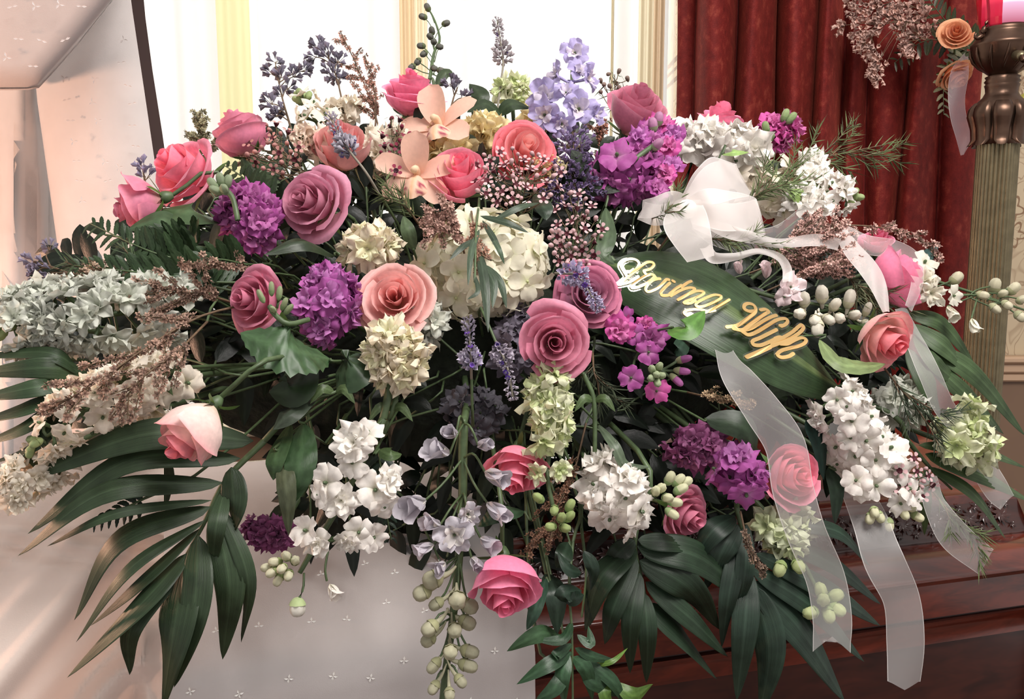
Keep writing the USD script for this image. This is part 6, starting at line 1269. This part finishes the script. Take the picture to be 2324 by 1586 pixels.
# blades radiating over the hydrangea
r = np.random.default_rng(61)
T = Thing('willow_leaf_sprig', 'sprig of narrow dark willow-like leaves lying over the hydrangea', 'foliage', pt(1085, 480, -.05))
V, F = tube([pt(1085, 480, -.06), pt(1080, 530, -.085), pt(1078, 640, -.085)], .0012, 5, 8); T.add('stem', V, F, MST)
for b, m_, t, w in [((1090, 490, -.07), (1150, 505, -.085), (1200, 528, -.08), 16), ((1095, 500, -.07), (1120, 540, -.085), (1140, 580, -.08), 14), ((1088, 520, -.08), (1070, 570, -.09), (1062, 650, -.085), 14), ((1085, 560, -.08), (1100, 640, -.09), (1108, 755, -.08), 20), ((1082, 540, -.08), (1050, 560, -.09), (1020, 590, -.085), 14),
                    ((1095, 600, -.085), (1120, 640, -.09), (1118, 700, -.085), 18), ((1100, 600, -.085), (1135, 640, -.09), (1150, 700, -.08), 16), ((1075, 620, -.085), (1085, 660, -.09), (1060, 680, -.085), 10), ((1120, 500, -.07), (1180, 470, -.085), (1225, 460, -.07), 16), ((1105, 520, -.07), (1130, 560, -.09), (1145, 600, -.08), 12)]:
    leaf(T, [pt(*b), pt(*m_), pt(*t)], w * mpp(1100, 600), vec(0, .3, .9), jit(lin('4b5c48'), r, .15), nt=12, b=.7)
stem_to_foam(T, pt(1085, 480, -.06), vec(0, .3, -1), .0012)
# ruscus tails at the bottom
def ruscus(label, path, lv, col, seed):
    r = np.random.default_rng(seed); p = [pt(*q) for q in path]; T = Thing('ruscus_stem', label, 'foliage', p[0]); V, F = tube(p, np.linspace(.0016, .001, 16), 6, 16); T.add('stem', V, F, MST); stem_to_foam(T, p[0], p[0] - p[1], .0016)
    for b, m_, t, w in lv: leaf(T, [pt(*b, -.045), pt(*m_, -.055), pt(*t, -.045)], w * mpp(*m_), vec(r.normal(0, .3), .35, .85), jit(lin(col), r, .14), nt=14, b=.8, twist=r.normal(0, .5))
ruscus('glossy ruscus stem curling at the bottom centre against the wood', [(1300, 1230, -.02), (1292, 1330, -.045), (1298, 1440, -.045), (1300, 1600, -.045)], [
    ((1300, 1480), (1240, 1510), (1172, 1553), 34), ((1300, 1490), (1330, 1520), (1345, 1590), 34), ((1295, 1500), (1260, 1560), (1215, 1590), 34), ((1310, 1440), (1340, 1460), (1335, 1420), 22), ((1305, 1470), (1345, 1490), (1400, 1500), 22), ((1290, 1480), (1275, 1540), (1280, 1600), 36),
    ((1320, 1520), (1350, 1550), (1400, 1580), 34), ((1300, 1460), (1262, 1487), (1280, 1478), 24), ((1298, 1410), (1275, 1450), (1210, 1452), 26), ((1330, 1500), (1390, 1545), (1420, 1600), 30)], '3d5c40', 201)
ruscus('ruscus stem with a light green leaf at the bottom right of the rose', [(1330, 1500, -.03), (1390, 1530, -.045), (1402, 1552, -.05)], [((1398, 1550), (1440, 1578), (1482, 1552), 34), ((1370, 1540), (1375, 1580), (1400, 1620), 30), ((1350, 1510), (1390, 1500), (1425, 1470), 12)], '66883c', 202)
ruscus('dark ruscus leaves behind the hanging hot pink rose', [(1320, 1200, .0), (1330, 1300, -.02), (1320, 1400, -.02)], [((1320, 1340), (1280, 1350), (1270, 1380), 40), ((1325, 1350), (1300, 1360), (1275, 1345), 34), ((1320, 1300), (1290, 1290), (1265, 1250), 30), ((1325, 1250), (1345, 1290), (1340, 1340), 30)], '2c4032', 203)
# leatherleaf fern at left, dark fern
def fern(label, path, n, L, col, seed, off=0, name='fern_frond', cat='fern', taper=1.0, foam=True, dd=None, w=.42):
    r = np.random.default_rng(seed); P_ = dd or (lambda q: pt(*q)); cv = spline([P_(q) for q in path], 60); T = Thing(name, label, cat, cv[0]); V, F = tube(cv[::4], np.linspace(.0012, .0005, 15), 5); T.add('rachis', V, F, MST); m = (mpp(*path[0][:2]) if dd is None else LD2 / FPX)
    for i in range(n):
        k = int(3 + 55 * i / n); t = unit(cv[min(k + 1, 59)] - cv[k]); sd = unit(np.cross(t, FW)) * (1 if i % 2 else -1); l = L * m * (1.05 - taper * .75 * i / n) * r.uniform(.9, 1.1); d = unit(sd + t * .65 - FW * .1 + r.normal(0, .08, 3))
        leaf(T, [cv[k], cv[k] + d * l * .5, cv[k] + d * l - UP * .003], l * w, unit(-FW + UP * .5 + r.normal(0, .15, 3)), jit(lin(col), r, .12), 'pinna', nt=12, serr=1, b=.6)
    if foam: stem_to_foam(T, cv[0], cv[0] - cv[4], .0012)
for i, (pa, n, L, lab) in enumerate([([(460, 600, .0), (340, 570, -.025), (190, 500, -.02)], 34, 92, 'leatherleaf fern at the left, upper frond'), ([(480, 640, .0), (330, 620, -.03), (150, 600, -.02)], 36, 88, 'leatherleaf fern at the left, middle frond'), ([(450, 560, .0), (400, 545, -.03), (300, 540, -.03)], 26, 80, 'leatherleaf fern under the green leaf at the left'), ([(560, 600, .01), (480, 590, -.02), (400, 640, -.02)], 26, 80, 'leatherleaf fern left of the dusty rose')]): fern(lab, pa, n, L, '3d5336', 210 + i, w=.3)
fern('dark fern frond showing behind the bright white stock', [(860, 1020, .0), (872, 1130, .0), (890, 1235, .0)], 22, 46, '27382b', 215)
fern('dark fern frond under the large palm frond', [(330, 1130, .0), (270, 1160, .0), (205, 1190, .0)], 14, 40, '27382b', 216)
fern('green fern behind the coral rose at the window', [(560, 420, .01), (600, 380, .0), (640, 330, .01)], 16, 60, '46583a', 217)
fern('dark fern between the pink roses at upper left', [(600, 470, .01), (560, 410, .0), (500, 370, .01)], 16, 70, '394a30', 218)
# bare green stems that show
for i, (lab, pp, w) in enumerate([('thick pale green stem below the round cream larkspur', [(905, 880, -.03), (890, 930, -.03), (865, 990, -.02)], .0055), ('green stem running down from the rose with spiral heart', [(1325, 850, -.03), (1348, 910, -.03), (1350, 1025, -.03)], .0045), ('green branching stem in the shade left of centre', [(800, 860, -.02), (760, 890, -.025), (690, 905, -.02)], .0028), ('slanting green stem behind the rosebud on the left', [(400, 835, .0), (350, 870, -.01), (310, 900, .0)], .0035)]):
    p = [pt(*q) for q in pp]; T = Thing('green_stem', lab, 'stem', p[0]); V, F = tube(p + [foam_point(p[-1])] if False else p, w / 2 * np.linspace(1, .9, 12), 8, 12); T.add('stalk', V, F, MST)
    V, F = tube([p[0], foam_point(p[0])], w / 2, 6, 4); T.add('stalk', V, F, MST)
    for k in range(2): leaf(T, [p[1], p[1] + vec(.6 * (1 if k else -1), .2, .5) * .012, p[1] + vec(.8 * (1 if k else -1), -.4, .4) * .022], .008, vec(0, .3, .9), lin('5c7048'), nt=8)
# ------------------------------------------------------------------ ribbons and bow
ribbon('long sheer white ribbon tail hanging from under the broad leaf past the coral rose', [(1640, 790, -.02, 40), (1670, 850, -.06, 66), (1730, 930, -.075, 84), (1782, 1010, -.08, 92), (1800, 1110, -.08, 96), (1830, 1210, -.08, 92), (1872, 1310, -.075, 90), (1888, 1400, -.075, 88), (1888, 1462, -.075, 84)], 1, notch=34)
ribbon('long sheer white ribbon tail hanging lowest over the casket side', [(1885, 960, .04, 50), (1930, 1080, .012, 62), (1975, 1180, -.03, 84), (2005, 1270, -.055, 94), (2045, 1360, -.055, 84), (2055, 1460, -.055, 84), (2052, 1555, -.055, 78, .004)], 2, notch=-18)
ribbon('short sheer ribbon end lying on the casket ledge at right', [(2105, 1080, -.005, 40), (2125, 1150, -.03, 56), (2165, 1215, -.035, 72), (2238, 1275, -.03, 66)], 3)
ribbon('sheer ribbon running down from the white and coral rose at right', [(2045, 700, -.02, 26), (2080, 780, -.045, 46), (2110, 850, -.05, 52), (2140, 920, -.045, 50), (2180, 975, -.02, 44), (2225, 1050, .0, 56), (2262, 1110, .0, 60), (2285, 1140, .0, 46)], 4)
Bw = Thing('sheer_bow', 'sheer cream organza bow with loops at the upper right of the spray', 'bow', pt(1560, 470, -.05))
ribbon(None, [(1552, 458, -.055, 24), (1600, 425, -.080, 88), (1645, 403, -.07, 108), (1690, 410, -.03, 84)], 5, MORG2, T=Bw, part='loop', wv=vec(-.5, .85, .1))
ribbon(None, [(1555, 465, -.04, 24), (1600, 432, -.03, 84), (1645, 412, -.01, 100), (1690, 412, -.03, 84)], 6, MORG2, T=Bw, part='loop', wv=vec(-.45, .85, .2))
ribbon(None, [(1565, 480, -.06, 60), (1620, 475, -.085, 100), (1680, 480, -.075, 96), (1725, 490, -.04, 84)], 7, MORG2, T=Bw, part='loop', wv=vec(-.25, .95, -.1))
ribbon(None, [(1565, 490, -.05, 60), (1620, 500, -.05, 90), (1680, 505, -.03, 90), (1728, 492, -.04, 84)], 8, MORG2, T=Bw, part='loop', wv=vec(-.3, .9, .2))
ribbon(None, [(1560, 470, -.05, 50), (1520, 460, -.07, 56), (1480, 470, -.06, 54), (1455, 475, -.04, 42)], 9, MORG2, T=Bw, part='loop', wv=vec(.3, .95, 0))
ribbon(None, [(1560, 470, -.04, 50), (1530, 480, -.03, 56), (1490, 488, -.02, 50), (1455, 478, -.04, 42)], 10, MORG2, T=Bw, part='loop', wv=vec(.3, .95, 0))
ribbon(None, [(1555, 460, -.06, 70), (1555, 500, -.085, 100), (1572, 545, -.085, 86), (1590, 588, -.075, 62)], 11, MORG2, T=Bw, part='tail', wv=vec(1, .25, .15))
V, F = ell(pt(1560, 474, -.066), vec(0, .3, 1), 22 * mpp(1560, 474), 30 * mpp(1560, 474), 12, 8); Bw.add('knot', V, F, MORG2)
ribbon(None, [(1575, 490, -.045, 60), (1620, 520, -.04, 70), (1690, 545, -.03, 60), (1760, 540, -.02, 60), (1830, 500, -.01, 84), (1880, 490, .0, 70)], 12, MORG, T=Bw, part='tail', wv=vec(.1, .95, .3))
V, F = tube([pt(1560, 474, -.06), foam_point(pt(1560, 474, -.06))], .0012, 5, 4); Bw.add('wire', V, F, plainmats['twig'])
ribbon('narrow cream ribbon winding right from the bow', [(1590, 500, -.06, 18), (1650, 525, -.065, 30), (1710, 540, -.06, 26), (1770, 552, -.055, 22), (1850, 545, -.05, 28), (1905, 555, -.045, 26)], 13, MORG2)
ribbon('cream ribbon curl arching above the word Wife', [(1600, 560, -.06, 26), (1620, 585, -.065, 26), (1670, 582, -.065, 18), (1720, 570, -.06, 14), (1765, 582, -.055, 18), (1785, 608, -.05, 20), (1788, 640, -.045, 22)], 14, MORG2)
ribbon('pink-tinted sheer ribbon band crossing before the right pink rose', [(1905, 520, -.03, 24), (1935, 565, -.05, 44), (1970, 610, -.06, 48), (1995, 655, -.06, 34), (2012, 708, -.055, 16)], 15, MORG2)
ribbon('sheer ribbon draped around the right pink rose', [(1915, 525, -.03, 30), (1970, 555, -.045, 44), (2030, 565, -.05, 40), (2072, 590, -.05, 34), (2082, 640, -.055, 28), (2062, 700, -.05, 22)], 16, MORG)

# ------------------------------------------------------------------ the bouquet behind the lamp
LD2 = 1.60
_pt, _mpp = pt, mpp
def pt(px, py, o=0.0): return P(px, py, LD2 + o)
def mpp(px, py, o=0.0): return (LD2 + o) / FPX
BQ = [lin('86645a'), lin('d4b4a8')]
for i, (path, hd) in enumerate([([(2230, 130, .1), (2120, 60, 0), (1990, 50, 0), (1915, 60, 0)], [(1912, 60, 0, 16), (1950, 70, 0, 22), (1975, 90, 0, 24), (1990, 60, 0, 24), (2010, 40, 0, 22), (2030, 30, 0, 22), (1960, 100, 0, 20), (1985, 115, 0, 22), (1995, 140, 0, 20), (1985, 165, 0, 16), (1998, 180, 0, 12)]),
                                ([(2230, 130, .1), (2100, 30, 0), (2000, -10, 0)], [(1960, 10, 0, 24), (1985, 20, 0, 26), (1950, 30, 0, 22), (2010, 10, 0, 24), (2040, 20, 0, 24), (2060, 40, 0, 24), (1935, -5, 0, 20), (2080, 10, 0, 22)]),
                                ([(2230, 130, .1), (2120, 90, 0), (2060, 95, 0)], [(2060, 95, 0, 24), (2045, 60, 0, 22), (2075, 75, 0, 20), (2070, 110, 0, 18), (2055, 40, 0, 22), (2105, 70, 0, 20), (2095, 40, 0, 20)])]):
    statice(['pinkish grey statice spray reaching left before the red curtain', 'pinkish grey statice spray along the top edge over the curtain', 'short pinkish grey statice spray nearest the orange rose'][i], path, hd, 300 + i, *BQ, size=11, foam=False, per=17)
def orose(label, px, py, R, axis, seed):
    c = P(px, py, LD2 - .02); m = LD2 / FPX
    T = rose(label, px, py, 0, R, None, 'dc8430', 'f0a860', 'f2bd84', .95, 1.0, seed, n=16, c=c, R=R * m, stem_dir=False) if False else None
    w = vec(*axis); b = c - w * R * m * .6; T = Thing('rose', label, 'rose', b)
    rose(None, px, py, 0, R, w, 'dc8430', 'f0a45c', 'f2b97e', .95, 1.0, seed, n=16, c=c, R=R * m, T=T, stem_dir=False)
    V, F = tube([b, b - w * .05 + np.array([.02, .03, -.02])], .002, 6, 4); T.add('stem', V, F, MST)
orose('orange rose left of the glowing red lamp shade', 2170, 75, 42, (-.35, .2, .9), 310)
orose('faded orange rose hanging below the lamp bowl', 2172, 172, 46, (.2, -.75, .5), 311)
fern('pale fern frond hanging beside the lamp, behind the ribbon', [(2190, 120, .05), (2145, 180, 0), (2142, 270, 0)], 20, 44, '8a8a6a', 312, foam=False, dd=lambda q: pt(*q), w=.42)
fern('dark green fern at the top, behind the orange rose', [(2230, 120, .08), (2110, 90, .03), (2020, 150, .03)], 24, 60, '3f4428', 313, foam=False, dd=lambda q: pt(*q), w=.30)
fern('dark green fern at the top edge by the lamp', [(2220, 130, .08), (2140, 40, .03), (2090, -30, .03)], 24, 60, '444a2c', 314, foam=False, dd=lambda q: pt(*q), w=.30)
ribbon('lilac sheer ribbon hanging beside the lamp neck', [(2192, 125, -.03, 12), (2178, 165, -.04, 38), (2172, 220, -.04, 38), (2176, 270, -.04, 40), (2186, 310, -.04, 36), (2184, 352, -.04, 4)], 315, MORG3, rip=.003)
T = Thing('single_leaf', 'small yellow leaf tip right of the lamp neck', 'leaf', P(2330, 215, 1.62)); leaf(T, [P(2345, 205, 1.62), P(2325, 220, 1.6), P(2303, 231, 1.6)], .014, vec(0, .4, .9), lin('b9b04c'), 'blade')
pt, mpp = _pt, _mpp
